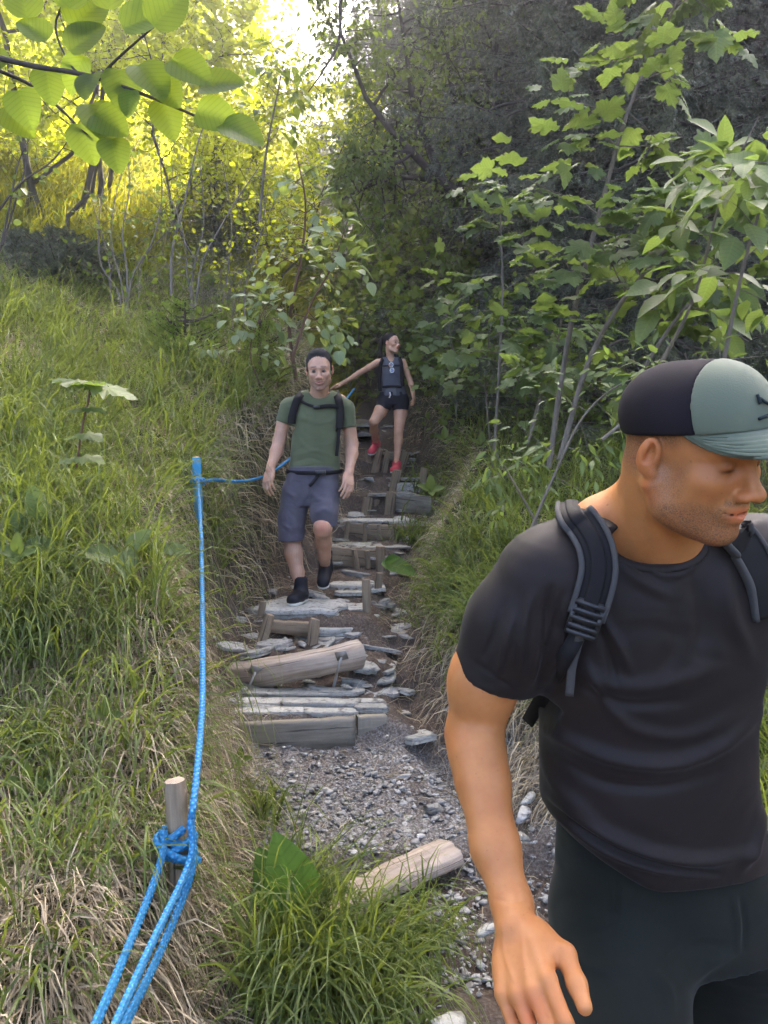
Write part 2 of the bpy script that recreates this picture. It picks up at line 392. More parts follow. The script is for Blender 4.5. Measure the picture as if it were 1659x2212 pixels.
def ground(x, y):
    x = np.asarray(x, float); y = np.asarray(y, float)
    zp = np.interp(y, ZP[:, 0], ZP[:, 1])
    # beyond the stairs rise slows at the left, steep valley side at the left back
    zl = -2.11+.368*y-.275*x
    far = np.maximum(y-10.5, 0)
    zl = zl+far*.12+np.maximum(y-11, 0)*np.clip(-x-2, 0, 14)*.035
    zl = np.where(y > 30, zl-(y-30)*.1, zl)
    zr = -2.05+.29*y+.12*x+.22*np.maximum(x-2.5, 0)+np.maximum(x-8, 0)*.2+np.maximum(y-12, 0)*.12
    L, Rr = xl(y), xr(y)
    tl = sst((L-x)/(.38+.10*np.clip(y-5, 0, 4)))
    trr = sst((x-Rr)/(.42))
    # the eroded runnel along the right of the steps
    zt = zp-.10*np.exp(-((x-Rr+.05)/.12)**2)*((y > 2.9) & (y < 9))
    z = zt*(1-tl)*(1-trr)+zl*tl+zr*trr*(1-tl)
    amp = .02+.06*np.clip(tl+trr, 0, 1)
    z = z+amp*vn(x, y, 2.3, 1)+.012*vn(x, y, 9, 2)+(tl+trr)*.1*vn(x, y, .55, 3)
    return z
def pathmask(x, y):
    L, Rr = xl(y), xr(y)
    return 1-np.maximum(sst((L-.0-x)/.4), sst((x-Rr-.05)/.45))
def gridaxis(fine0, fine1, st, far0, far1, g=1.12):
    a = list(np.arange(fine0, fine1, st)); s = st
    while a[-1] < far1: s = min(s*g, 2.5); a.append(a[-1]+s)
    s = st
    while a[0] > far0: s = min(s*g, 2.5); a.insert(0, a[0]-s)
    return np.array(a)
gx = gridaxis(-1.9, 1.9, .03, -70, 70); gy = gridaxis(1.0, 10.5, .03, -8, 110)
GX, GY = np.meshgrid(gx, gy)
GZ = ground(GX, GY)
pm = pathmask(GX, GY)
GZ = GZ+pm*(GY > 1)*(GY < 14)*.008*rng.normal(size=GZ.shape)
nx, ny = len(gx), len(gy)
i = np.arange(ny-1)[:, None]*nx; j = np.arange(nx-1)[None]
F = np.stack([i+j, i+j+1, i+nx+j+1, i+nx+j], -1).reshape(-1, 4)
mead = sst((GY-10.5)/1.5)*sst((-1.6-GX)/1.5)
g = mesh('hillside_ground', np.stack([GX, GY, GZ], -1).reshape(-1, 3), F, M['ground'], attrs={'path': pm.ravel(), 'meadow': mead.ravel(), 'grit': (.25+.75*np.maximum(sst((GY-2.7)/.2)*sst((3.75-GY)/.2), 0)).ravel()})
tag(g, 'bare brown soil of the eroded footpath and its grassy banks', 'ground', kind='structure')

def gnormal(x, y, e=.03):
    dx = (ground(x+e, y)-ground(x-e, y))/(2*e); dy = (ground(x, y+e)-ground(x, y-e))/(2*e)
    return nrm(np.stack([-dx, -dy, np.ones_like(dx)], -1))

# ---------------------------------------------------------------- grass blades
def blades(x, y, length, width, up, side, droop, nseg=5, hug=.012, seed=0, toward=None):
    """blades following gravity; arrays per blade"""
    n = len(x)
    cut = (np.abs(x+.246*y) < .11+.02*(y-4)) & (y > 3.7) & (y < 4.75); length = np.where(cut, length*.22, length)   # trampled round the painted post
    p = np.stack([x, y, ground(x, y)-.01], -1)
    nor = gnormal(x, y)
    down = nrm(np.stack([nor[:, 0], nor[:, 1], -.6*np.hypot(nor[:, 0], nor[:, 1])], -1)+1e-6)
    r = rng.normal(size=(n, 3)); r[:, 2] = np.abs(r[:, 2])*.3
    d = nrm(np.array([0, 0, 1.])*up[:, None]+nor*.4+r*side[:, None]+down*(.25+droop[:, None]*.35))
    wv = nrm(np.cross(d, rng.normal(size=(n, 3))))
    seg = length/nseg
    Ls, Rs = [], []
    tw = np.linspace(1, 0, nseg+1)**.7
    for k in range(nseg+1):
        w = (width*tw[k]*.5)[:, None]
        if k == nseg: w = w+.0003
        Ls.append(p-wv*w); Rs.append(p+wv*w)
        if k < nseg:
            d = nrm(d+np.array([0, 0, -1.])*(droop*(.25+.30*k))[:, None]+rng.normal(size=(n, 3))*.06)
            p = p+d*seg[:, None]
            if hug:
                gz = ground(p[:, 0], p[:, 1])+hug
                p[:, 2] = np.maximum(p[:, 2], gz)
    V = np.stack([np.stack(Ls, 1), np.stack(Rs, 1)], 2).reshape(-1, 3)   # n,(nseg+1),2
    b = (np.arange(n)*(nseg+1)*2)[:, None]; k = np.arange(nseg)[None]*2
    F = np.stack([b+k, b+k+1, b+k+3, b+k+2], -1).reshape(-1, 4)
    rnd = np.repeat(rng.random(n), (nseg+1)*2)
    return V, [F], {'rnd': rnd}
def inview(x, y, z, m=90):
    u, v = UV(np.stack([x, y, z], -1)); return (u > -m) & (u < 1659+m) & (v > -m) & (v < 2212+m) & (y > .5)
def scatter(n, fx, y0=1.0, y1=14, pw=2.0):
    """sample the ground, density falling off with distance"""
    t = rng.random(n); y = y0*(y1/y0)**(t**.85)
    x = (rng.random(n)*2-1)*(.56*y+.3)
    keep = rng.random(n) < np.clip(fx(x, y), 0, 1)
    x, y = x[keep], y[keep]
    k = inview(x, y, ground(x, y)); return x[k], y[k]
def bankL(x, y): return sst((xl(y)-x)/.4)
def bankR(x, y): return sst((x-xr(y)-.1)/.35)
def patch(x, y, s, seed): return .5+.5*vn(x, y, s, seed)
def fg_clear(x, y): return np.where((x > .12) & (y < 2.45), 0, 1)

QG = 1.0
def hit(u, v, y0=1.0, y1=26):
    """ground point seen at photo coordinate (vectorised)"""
    u = np.atleast_1d(np.asarray(u, float)); v = np.atleast_1d(np.asarray(v, float)); Ys = np.geomspace(y0, y1, 260)
    q = P_arr(u, v, Ys); h = q[..., 2]-ground(q[..., 0], q[..., 1]); below = h < 0; k = np.where(below.any(1), below.argmax(1), len(Ys)-1)
    return q[np.arange(len(u)), k]
def P_arr(u, v, Y):
    cx = (u-829.5)/1640; cy = (1106-v)/1640; dy = CP+cy*SP; t = Y[None]/dy[:, None]
    return np.stack([cx[:, None]*t, np.broadcast_to(Y[None], t.shape), (cy*CP-SP)[:, None]*t], -1)
# green: left bank
def fgreen(x, y):
    L = (x < xl(y)-.25)*sst((xl(y)-.25-x)/.4)
    Rr = sst((x-xr(y)-.36)/.3)*(x < 3.2+.1*y)*(y > 2.2)
    L = L*(.2+.8*sst((patch(x, y, 1.3, 4)-.25)*2.2))*(.25+.75*sst((patch(x, y, 7.5, 12)-.35)*4)); Rr = Rr*(.5+.5*patch(x, y, 1.1, 5))*np.where(x > 1.8+.05*y, .35, 1)
    L = L*np.where((y < 3.4), .16, 1)
    return np.maximum(L, Rr)*(y > 1.25)
x, y = scatter(int(58000*QG), fgreen, 1.2, 14)
n = len(x); ln = rng.uniform(.14, .50, n)*(1+.6*patch(x, y, .9, 6))*np.where(x > 0, 1.1, 1)*np.clip(.55+.16*y, .6, 1.15)
V, F, A = blades(x, y, ln, rng.uniform(.004, .0095, n)*(1+.05*y), rng.uniform(.7, 1.5, n), rng.uniform(.25, .55, n), rng.uniform(.25, .9, n))
tag(mesh('green_grass', V, F, M['grass'], attrs=A, smooth=False), 'long green grass covering both banks beside the steps', 'grass', kind='stuff')
# dry straw hanging over the steep bank faces
def fdry(x, y):
    L = np.exp(-((x-xl(y)+.28)/.20)**2)*1.0+(x < xl(y)-.2)*.55*(1-patch(x, y, 1.3, 4)*.4)*np.where(y < 3.6, 2.6, 1.9)
    Rr = np.exp(-((x-xr(y)-.26)/.16)**2)*(y > 2.9)*.9+.12*(x > xr(y)+.3)*(y > 2.4)*(x < 3)
    return np.maximum(L, Rr)*(y > 1.2)
x, y = scatter(int(125000*QG), fdry, 1.2, 10.5)
n = len(x); steep = np.hypot(*gnormal(x, y)[:, :2].T)
ln = rng.uniform(.16, .5, n)*np.where(x > 0, .8, 1)*np.clip(.5+.17*y, .6, 1.1)
V, F, A = blades(x, y, ln, rng.uniform(.0028, .0065, n)*(1+.05*y), rng.uniform(.0, .7, n), rng.uniform(.35, .8, n), rng.uniform(.8, 1.8, n), hug=.015)
tag(mesh('dry_grass', V, F, M['straw'], attrs=A, smooth=False), 'straw coloured dead grass hanging down the bank sides', 'grass', kind='stuff')
# straw litter strewn over the path
def flit(x, y): return pathmask(x, y)*(.25+.75*patch(x, y, 3.1, 8))*fg_clear(x, y)
x, y = scatter(9000, flit, 2.0, 11)
n = len(x); a = rng.uniform(0, 6.28, n)
V, F, A = blades(x, y, rng.uniform(.06, .3, n), rng.uniform(.002, .004, n), np.full(n, .08), np.full(n, 1.3), rng.uniform(.5, 1.2, n), nseg=4, hug=.008)
tag(mesh('straw_litter', V, F, M['straw'], attrs=A, smooth=False), 'broken straw stems strewn over the soil of the footpath', 'litter', kind='stuff')
# far sunlit meadow behind the left crest
n = 26000; yy = rng.uniform(10.5, 27, n); xx = -rng.uniform(.04, .62, n)*yy
V, F, A = blades(xx, yy, rng.uniform(.25, .6, n), rng.uniform(.012, .03, n), rng.uniform(.6, 1.2, n), rng.uniform(.3, .7, n), rng.uniform(.2, .9, n), nseg=3)
tag(mesh('meadow_grass', V, F, M['meadow'], attrs=A, smooth=False), 'sunlit yellow green grass on the slope behind the left crest', 'grass', kind='stuff')
# foreground tall grass clumps (in front of the near log)
px_, py_, L_ = [], [], []
TU = [(600, 2060, 90, .07, .62), (720, 2140, 110, .08, .62), (560, 2170, 80, .08, .55), (840, 2090, 90, .10, .42), (930, 2030, 60, .08, .34), (760, 2220, 110, .1, .55), (660, 2030, 70, .05, .66), (560, 1780, 60, .08, .34), (700, 2060, 60, .06, .6), (640, 2210, 90, .1, .55), (860, 2200, 80, .12, .42), (620, 2120, 80, .06, .6)]
TU += [(1000, 1200, 300, .3, .42), (1000, 1290, 200, .15, .42), (1080, 1100, 280, .35, .42), (1040, 1330, 240, .2, .40), (900, 1180, 200, .2, .36), (1100, 1200, 200, .3, .4), (930, 1060, 200, .3, .4), (1000, 1010, 200, .4, .4)]
for _ in range(105):
    u, v = rng.uniform(-60, 560), rng.uniform(620, 1440)
    if u > 340 and v > 1180: continue
    if u > 470 and v > 900: continue
    TU.append((u, v, int(rng.uniform(25, 75)), rng.uniform(.08, .25), rng.uniform(.35, .65)))
for _ in range(12): TU.append((rng.uniform(-40, 330), rng.uniform(1600, 2250), int(rng.uniform(12, 30)), .1, rng.uniform(.2, .34)))
hp = hit([t[0] for t in TU], [t[1] for t in TU])
for (u, v, k, r_, l_), p in zip(TU, hp):
    f = min(1.15, .55+.15*p[1]) if u < 600 and v < 1600 else 1
    px_.append(p[0]+rng.normal(size=k)*r_*.5); py_.append(p[1]+rng.normal(size=k)*r_*.5); L_.append(np.full(k, l_*f))
x = np.concatenate(px_); y = np.concatenate(py_); n = len(x); ln = np.concatenate(L_)*rng.uniform(.6, 1.2, n)
V, F, A = blades(x, y, ln, rng.uniform(.006, .0125, n)*(1+.05*y), rng.uniform(1.0, 1.9, n), rng.uniform(.25, .55, n), rng.uniform(.2, .6, n), nseg=7)
n2 = 1500; hu = hit(rng.uniform(-60, 430, n2), rng.uniform(640, 1900, n2)); hx, hy = hu[:, 0], hu[:, 1]
V2, F2, A2 = blades(hx, hy, rng.uniform(.4, .8, n2)*np.clip(.4+.15*hy, .5, 1.1), rng.uniform(.005, .010, n2)*(1+.05*hy), rng.uniform(.9, 1.6, n2), rng.uniform(.3, .7, n2), rng.uniform(.35, .8, n2), nseg=8)
A2['rnd'] = .5+.5*A2['rnd']; V, F, A, _ = merge([(V, F, A), (V2, F2, A2)])
tag(mesh('broad_grass', V, F, M['grass'], attrs=A, smooth=False), 'tufts of broad bladed grass arching over the near log and banks', 'grass', kind='stuff')
# ---------------------------------------------------------------- stones
from mathutils.noise import noise as mnoise
def rock(r, flat=.6, n=1, seed=0):
    """angular stone: convex-ish cut of an icosphere"""
    bm = __import__('bmesh').new(); __import__('bmesh').ops.create_icosphere(bm, subdivisions=n+1, radius=1)
    V = np.array([v.co[:] for v in bm.verts]); F = np.array([[v.index for v in f.verts] for f in bm.faces]); bm.free()
    g = np.random.default_rng(seed)
    for _ in range(16):
        d = nrm(g.normal(size=3)); h = g.uniform(.32, .72); s = V@d; V = V-np.clip(s-h, 0, None)[:, None]*d
    V = V*[1, g.uniform(.6, 1), flat]*r
    return V, F
ROCKS = [rock(1, f, 1, s) for s, f in enumerate([.5, .35, .6, .3, .7, .45, .25, .55])]
def rotm(ax, ay, az): return np.array((Matrix.Rotation(az, 3, 'Z')@Matrix.Rotation(ay, 3, 'Y')@Matrix.Rotation(ax, 3, 'X')))
def slabmesh(lx, ly, th, seed, layers=3, rag=.12):
    """layered slate slab, irregular outline; local centre at base"""
    g = np.random.default_rng(seed); parts = []; z = 0
    k = 18; a = np.linspace(0, 2*np.pi, k, endpoint=False)+g.uniform(-.08, .08, k)
    base = np.stack([np.sign(np.cos(a))*np.abs(np.cos(a))**.5*lx/2, np.sign(np.sin(a))*np.abs(np.sin(a))**.5*ly/2], 1)*(1+g.uniform(-rag, rag, (k, 1)))
    for L in range(layers):
        t = th/layers*g.uniform(.7, 1.1); o = base*(1+g.uniform(-.05, .04))*(1+g.uniform(-.04, .04, (k, 1)))+g.uniform(-.02, .02, 2)*lx
        inner = o*.86
        zz = z+g.uniform(-.08, .08, k)*t
        V = np.vstack([np.c_[o, zz], np.c_[o*(1+g.uniform(-.02, .03, (k, 1))), zz+t*.85], np.c_[inner, zz+t*(1+g.uniform(-.15, .1, k))], [[0, 0, z+t]]])
        j = np.arange(k); j2 = (j+1) % k
        Q = np.vstack([np.stack([j, j2, k+j2, k+j], 1), np.stack([k+j, k+j2, 2*k+j2, 2*k+j], 1)])
        T = np.vstack([np.stack([2*k+j, 2*k+j2, np.full(k, 3*k)], 1)])
        parts.append((V, [Q, T], {'rnd': np.full(len(V), g.random())})); z += t*1.02
    return merge(parts)
def place_slab(name, u, v, Y, lx, ly, th, seed, label, rz=0, rx=0, ry=0, layers=3, mat='slate', z=None, group=None, cat='slab'):
    p = P(u, v, Y)
    if z is not None: p[2] = z
    V, F, A, _ = slabmesh(lx, ly, th, seed, layers)
    V = V@rotm(rx, ry, rz).T
    o = mesh(name, V, F, M[mat], attrs=A, smooth=False); o.location = p; return tag(o, label, cat, group)
def stonething(u, v, Y, r, seed, label, flat=None, rot=None, mat='slate', group=None, name='stone'):
    p = P(u, v, Y); V, F = ROCKS[seed % 8]; g = np.random.default_rng(seed+50)
    z = ground(p[0], p[1]); 
    V = (V*r*np.array([1, 1, flat or 1]))@rotm(*(rot or (g.uniform(-.3, .3), g.uniform(-.3, .3), g.uniform(0, 6)))).T
    o = mesh(name, V, F, M[mat], attrs={'rnd': np.full(len(V), g.random())}, smooth=False); p[2] = max(z, p[2]-r*.5)+r*.12 if abs(z-p[2]) < .3 else z+r*.15
    o.location = p; return tag(o, label, 'stone', group)

# gravel stuff
def fgrav(x, y):
    a = ((y > 2.8) & (y < 3.56))*(x > xl(y)+.05)*(x < xr(y)+.1)*2.0
    b = pathmask(x, y)*.14*(patch(x, y, 2.5, 9) > .3)
    c = ((y > 2.2) & (y < 2.9) & (x > .15) & (x < .95))*.8
    return np.maximum(np.maximum(a, b), c)*(y > 1.8)
x, y = scatter(70000, fgrav, 2.0, 11); n = len(x)
sz = np.exp(rng.normal(-4.55, .6, n)).clip(.003, .034)
parts = []
ix = rng.integers(0, 8, n); z = ground(x, y)
for k in range(8):
    s = ix == k; V0, F0 = ROCKS[k]; m = s.sum()
    V0 = V0[:]; az = rng.uniform(0, 6.28, m); ax = rng.uniform(-.5, .5, m)
    c, s_ = np.cos(az)[:, None], np.sin(az)[:, None]; ca, sa = np.cos(ax)[:, None], np.sin(ax)[:, None]
    X, Y_, Z = V0[None, :, 0], V0[None, :, 1], V0[None, :, 2]
    Y2 = Y_*ca-Z*sa; Z2 = Y_*sa+Z*ca
    W = np.stack([X*c-Y2*s_, X*s_+Y2*c, Z2+0*c], -1)*sz[s][:, None, None]+np.stack([x[s], y[s], z[s]+sz[s]*.15], -1)[:, None]
    f = (F0[None]+(np.arange(m)*len(V0))[:, None, None]).reshape(-1, 3)
    parts.append((W.reshape(-1, 3), [f], {'rnd': np.repeat(rng.random(m), len(V0))}))
tag(mobj('gravel', parts, M['rubble'], smooth=False), 'grey and pale stone chips covering the landing and runnel', 'gravel', kind='stuff')

# named stones on the landing
S = [(875, 1692, 3.3, .042, 'pointed pale grey stone on the gravel, nearest the brown one', 0), (920, 1695, 3.28, .028, 'small ochre brown stone on the gravel landing', 1),
     (928, 1760, 3.05, .055, 'largest rounded pale stone at the right of the gravel landing', 2), (655, 1752, 3.05, .036, 'grey stone at the left rim of the gravel landing', 3),
     (700, 1712, 3.2, .03, 'light grey stone in the middle of the gravel beside the left grass', 4), (640, 1782, 2.95, .03, 'dark grey stone half hidden by grass left of the gravel', 5),
     (880, 1780, 3.0, .033, 'flat pale stone left of the largest rounded stone', 6), (875, 1805, 2.9, .03, 'pale oval stone just behind the near log', 7),
     (960, 1830, 2.8, .032, 'dark brown stone behind the right end of the near log', 8), (1110, 1790, 2.75, .06, 'upright white slate splinter behind the forearm in front', 9),
     (1135, 1745, 2.9, .05, 'ochre stained slab stone right of the forearm', 10), (1140, 1715, 3.0, .05, 'flat white slab stone highest right of the forearm', 11),
     (985, 1650, 3.4, .04, 'white flat stone by the right bank foot', 12), (1005, 1680, 3.3, .035, 'pale shard leaning beside the elbow', 13),
     (825, 1425, 4.3, .04, 'grey stone in the runnel right of the curved log', 14), (815, 1440, 4.2, .035, 'lower blue grey stone in the runnel right of the curved log', 15),
     (745, 1475, 4.0, .04, 'upright pale shard under the right end of the curved log', 16), (520, 1358, 4.7, .06, 'round grey stone in the soil left of the stone slab step', 17),
     (610, 1385, 4.5, .07, 'brown grey stone wedged under the slab between its stakes', 18), (655, 1383, 4.48, .05, 'cream stone wedged under the slab right of the brown one', 19),
     (800, 1030, 8.5, .085, 'pale pink stone left of the steps below the red shoe', 20), (590, 1270, 5.4, .07, 'pale stone in the soil behind the planted boot', 21),
     (850, 1232, 5.9, .045, 'yellowish stone right of the tall stakes', 22), (815, 1350, 4.9, .03, 'small white stone right of the tallest stake', 23),
     (1060, 1990, 2.3, .05, 'grey stone in rubble below the forearm', 24), (985, 2190, 1.95, .07, 'big buried grey stone at the bottom edge', 25), (835, 1588, 3.55, .02, 'small white stone under the board end', 26),
     (890, 1575, 3.7, .025, 'small white stone right of the board end', 27), (760, 1660, 3.4, .024, 'small cream stone in the middle of the landing', 28), (800, 1730, 3.1, .022, 'smallest pale stone near the landing centre', 29)]
for u, v, Y, r, lab, sd in S:
    o = stonething(u, v, Y, r*1.25, sd, lab, mat='rubble' if ('brown' in lab or 'dark' in lab or 'ochre' in lab) else 'slate')

# ---------------------------------------------------------------- posts and stakes
def stake(top, bot, r, label, name='wooden_stake', split=True, seed=0, mat='wood', group='stakes holding the steps', cat='stake'):
    top, bot = np.asarray(top, float), np.asarray(bot, float); ax = top-bot; L = np.linalg.norm(ax)+.18
    o = thing(name, bot, label, cat, group); g = np.random.default_rng(seed+3)
    d = ax/np.linalg.norm(ax); b2 = bot-d*.18
    ts = np.array([0, .06, .3, .6, .93, 1.0]); pts = b2+(top-b2)*ts[:, None]+g.normal(size=(6, 3))*r*.04; pts[-1] = top
    rr = r*np.array([.25, .85, 1, .98, 1, .93])
    V, F, A, U = tube(pts, rr, 14, cap=True, squash=(1, .62) if split else None)
    V[:-2] += g.normal(size=V[:-2].shape)*r*.03
    body = mesh('post_body', V, F[:1], M[mat], o, uv=U)
    # end face slightly proud, cut at a slant
    k = 14; ring = V[(len(ts)-1)*k:len(ts)*k]; c = ring.mean(0)+d*.002
    W = np.vstack([ring, c+(ring-c)*.55+d*.003, [c+d*.004]]); j = np.arange(k); j2 = (j+1) % k
    mesh('cut_end', W, [np.stack([j, j2, k+j2, k+j], 1), np.stack([k+j, k+j2, np.full(k, 2*k)], 1)], M['end'] if not split else M['wood'], o, smooth=False, uv=np.zeros((len(W), 2)))
    return o
def ps(u0, v0, u1, v1, Y, dY=0): return P(u0, v0, Y), P(u1, v1, Y+dY)
STK = [
 (791, 1252, 792, 1372, 4.95, .030, 'tallest squared stake standing alone at the runnel right of the booted feet'),
 (820, 1238, 813, 1308, 5.45, .028, 'leaning stake just behind the tallest one'),
 (822, 1180, 821, 1240, 6.1, .038, 'thick round stake at the right end of the board below the wide step'),
 (765, 1187, 772, 1233, 6.1, .024, 'round leaning stake at the middle of the board below the wide step'),
 (793, 1190, 796, 1234, 6.12, .021, 'thin flat stake between the two round ones'),
 (752, 1126, 748, 1157, 6.93, .022, 'first short stake from the left on the wide board step'),
 (790, 1129, 789, 1158, 6.93, .022, 'second short stake from the left on the wide board step'),
 (818, 1133, 820, 1163, 6.93, .024, 'third short stake from the left on the wide board step'),
 (852, 1131, 850, 1162, 6.93, .024, 'fourth short stake from the left on the wide board step'),
 (744, 1128, 740, 1154, 6.98, .014, 'thin splinter stake at the left end of the wide board step'),
 (846, 1063, 840, 1114, 7.7, .052, 'stout leaning stake at the left end of the short grey board'),
 (858, 1016, 848, 1072, 8.35, .050, 'stout leaning stake below the front red shoe'),
 (917, 1012, 910, 1060, 8.4, .045, 'stake at the right side of the upper stone step'),
 (820, 970, 812, 1008, 9.15, .05, 'left stake of the highest step beside the rear red shoe'),
 (838, 976, 832, 1010, 9.2, .035, 'middle split stake of the highest step'),
 (877, 976, 866, 1012, 9.15, .05, 'right leaning stake of the highest step'),
 (797, 972, 800, 1000, 9.3, .05, 'dark stump stake under the rear red shoe'),
 (583, 1328, 570, 1372, 4.56, .032, 'square peg at the front left of the stone slab'),
 (681, 1338, 674, 1390, 4.52, .034, 'rough peg at the front right of the stone slab'),
 (568, 1300, 562, 1335, 4.8, .022, 'grey plate like peg at the back left of the stone slab'),
 (733, 1430, 728, 1452, 4.12, .008, 'iron pin at the right of the curved log'),
 (765, 1130, 762, 1155, 7.0, .012, 'narrow splinter beside the first short stake'),
 (795, 1075, 790, 1105, 7.75, .05, 'splintered stump left of the stout leaning stake'), (815, 1080, 812, 1110, 7.8, .035, 'broken wood splinter beside the stump')]
for k, (u0, v0, u1, v1, Y, r, lab) in enumerate(STK):
    t, b = ps(u0, v0, u1, v1, Y)
    stake(t, b, r, lab, seed=k, split='round' not in lab, mat='metal' if 'iron' in lab else 'wood', name='iron_pin' if 'iron' in lab else 'wooden_stake')

# ---------------------------------------------------------------- boards and logs
def board(pL, pR, h, th, label, seed=0, name='step_board', bow=0., mat='wood_board', cat='board'):
    g = np.random.default_rng(seed); pL, pR = np.asarray(pL, float), np.asarray(pR, float); n = 28; t = np.linspace(0, 1, n)
    top = pL+(pR-pL)*t[:, None]; ax = nrm(pR-pL); side = nrm(np.cross(ax, [0, 0, 1])); dn = np.array([0, 0, -1.])
    if side[1] > 0: side = -side
    top = top+side*bow*np.sin(np.pi*t)[:, None]
    w1 = np.cumsum(g.normal(size=n))*.0012; hh = h*(1+.04*np.sin(t*7+seed))+g.normal(size=n)*.001
    prof = [(0, 0), (.012, .006), (1, .006)]
    # ring: back-top, front-top bevel, front, bottom
    pts = []
    for s_, d_ in [(-.5, 0), (.42, 0), (.5, .07), (.5, .5), (.5, .97), (-.5, 1.0)]:
        pts.append(top+side*(th*s_)+dn*(hh[:, None]*d_)+np.array([0, 0, 1.])*w1[:, None]*(d_ < .1)+side*g.normal(size=(n, 1))*.001)
    Pp = np.stack(pts, 1); k = Pp.shape[1]; V = Pp.reshape(-1, 3)
    i = np.arange(n-1)[:, None]*k; j = np.arange(k)[None]; j2 = (j+1) % k
    Q = np.stack([i+j, i+k+j, i+k+j2, i+j2], -1).reshape(-1, 4)
    L = np.linalg.norm(pR-pL); uv = np.stack([np.repeat(t*L, k), np.tile(np.array([0, .4, .45, .7, 1, 1.5])*h, n)], 1)
    cap = [np.arange(k)[::-1][None], ((n-1)*k+np.arange(k))[None]]
    o = mesh(name, V, [Q]+[np.vstack(cap)], M[mat], uv=uv, smooth=False)
    return tag(o, label, cat)
board(P(500, 1562, 3.62), P(768, 1548, 3.60), .155, .045, 'wide grey weathered board below the slate tread, grass at its left', 1, bow=.02)
board(P(771, 1546, 3.64), P(834, 1544, 3.68), .12, .05, 'short dark board end right of the wide weathered board', 2)
board(P(718, 1180, 6.15), P(812, 1188, 6.18), .20, .035, 'brown board behind the round stakes, slate chips on top', 3, mat='wood')
board(P(735, 1128, 7.0), P(912, 1136, 7.0), .155, .04, 'bowed brown board of the wide step with four short stakes', 4, bow=.06, mat='wood')
board(P(846, 1062, 7.78), P(932, 1072, 7.76), .21, .06, 'short thick grey board beside the stout leaning stake', 5)
board(P(836, 976, 9.3), P(882, 978, 9.3), .13, .05, 'small board of the highest step behind its stakes', 6)
board(P(765, 905, 10.9), P(800, 905, 10.9), .12, .05, 'upper step board behind the shoulder of the man in green', 7, mat='wood')
def log(pts, r, label, name='step_log', mat='wood_log', flat=None, seed=0, wob=.03):
    o = thing(name, pts[len(pts)//2], label, 'log'); g = np.random.default_rng(seed)
    c = resample(pts, 60); t = np.linspace(0, 1, 60); rr = r*(1+.04*np.sin(t*6+seed)+.02*np.sin(t*23))
    V, F, A, U = tube(c, rr, 48, cap=False, squash=flat)
    ang = np.tile(np.arange(48), 60); gro = np.repeat(g.normal(size=(1, 48)), 60, 0).ravel()*.03+.03*np.sin(ang*.9+seed)+.02*np.sin(ang*.26+np.repeat(np.linspace(0, 7, 60), 48)); V = V+nrm(V-np.repeat(c, 48, 0))*(gro*r)[:, None]+g.normal(size=V.shape)*r*.008
    mesh('log_body', V, F, M[mat], o, uv=U)
    for e, s in ((0, -1), (59, 1)):
        ring = V[e*48:(e+1)*48]; cc = ring.mean(0); d = nrm(c[-1]-c[-2]) if s > 0 else nrm(c[0]-c[1])
        W = np.vstack([ring, [cc+d*.004]]); j = np.arange(48)
        mesh('cut_end', W, [np.stack([j, (j+1) % 48, np.full(48, 48)], 1)], M['end'], o, smooth=False)
    return o
log([P(488, 1462, 4.35), P(560, 1455, 4.15), P(640, 1440, 4.08), P(720, 1425, 4.1), P(776, 1412, 4.18)], .075, 'curved barkless log with steel brackets, lying across the path', seed=1)
log([P(690, 1990, 2.50), P(780, 1935, 2.60), P(870, 1888, 2.68), P(975, 1842, 2.80)], .066, 'nearest pale cracked log half buried behind the tall grass', seed=2, flat=(.62, 1.15), wob=.06)
# steel brackets with pins on the curved log
def bracket(u, v, Y, rz, label, u1, v1, tilt=0):
    p = P(u, v, Y); o = thing('steel_bracket', p, label, 'bracket', 'brackets on the curved log')
    V = np.array([[sx*.032, sy*.003, sz*.03] for sz in (-1, 1) for sy in (-1, 1) for sx in (-1, 1)])@rotm(.5, tilt, rz).T+p
    F = np.array([[0, 1, 3, 2], [4, 6, 7, 5], [0, 4, 5, 1], [2, 3, 7, 6], [0, 2, 6, 4], [1, 5, 7, 3]])
    mesh('plate', V, F, M['metal'], o, smooth=False)
    mobj('pin', [tube([P(u, v+4, Y-.012), P((u+u1)/2, (v+v1)/2, Y-.02), P(u1, v1, Y-.03)], .0065, 8)], M['metal'], o)
bracket(552, 1448, 4.06, .1, 'rusty steel bracket and pin at the left of the curved log', 535, 1492, .3)
bracket(738, 1416, 4.02, -.1, 'rusty steel bracket and pin at the right of the curved log', 728, 1452, -.2)

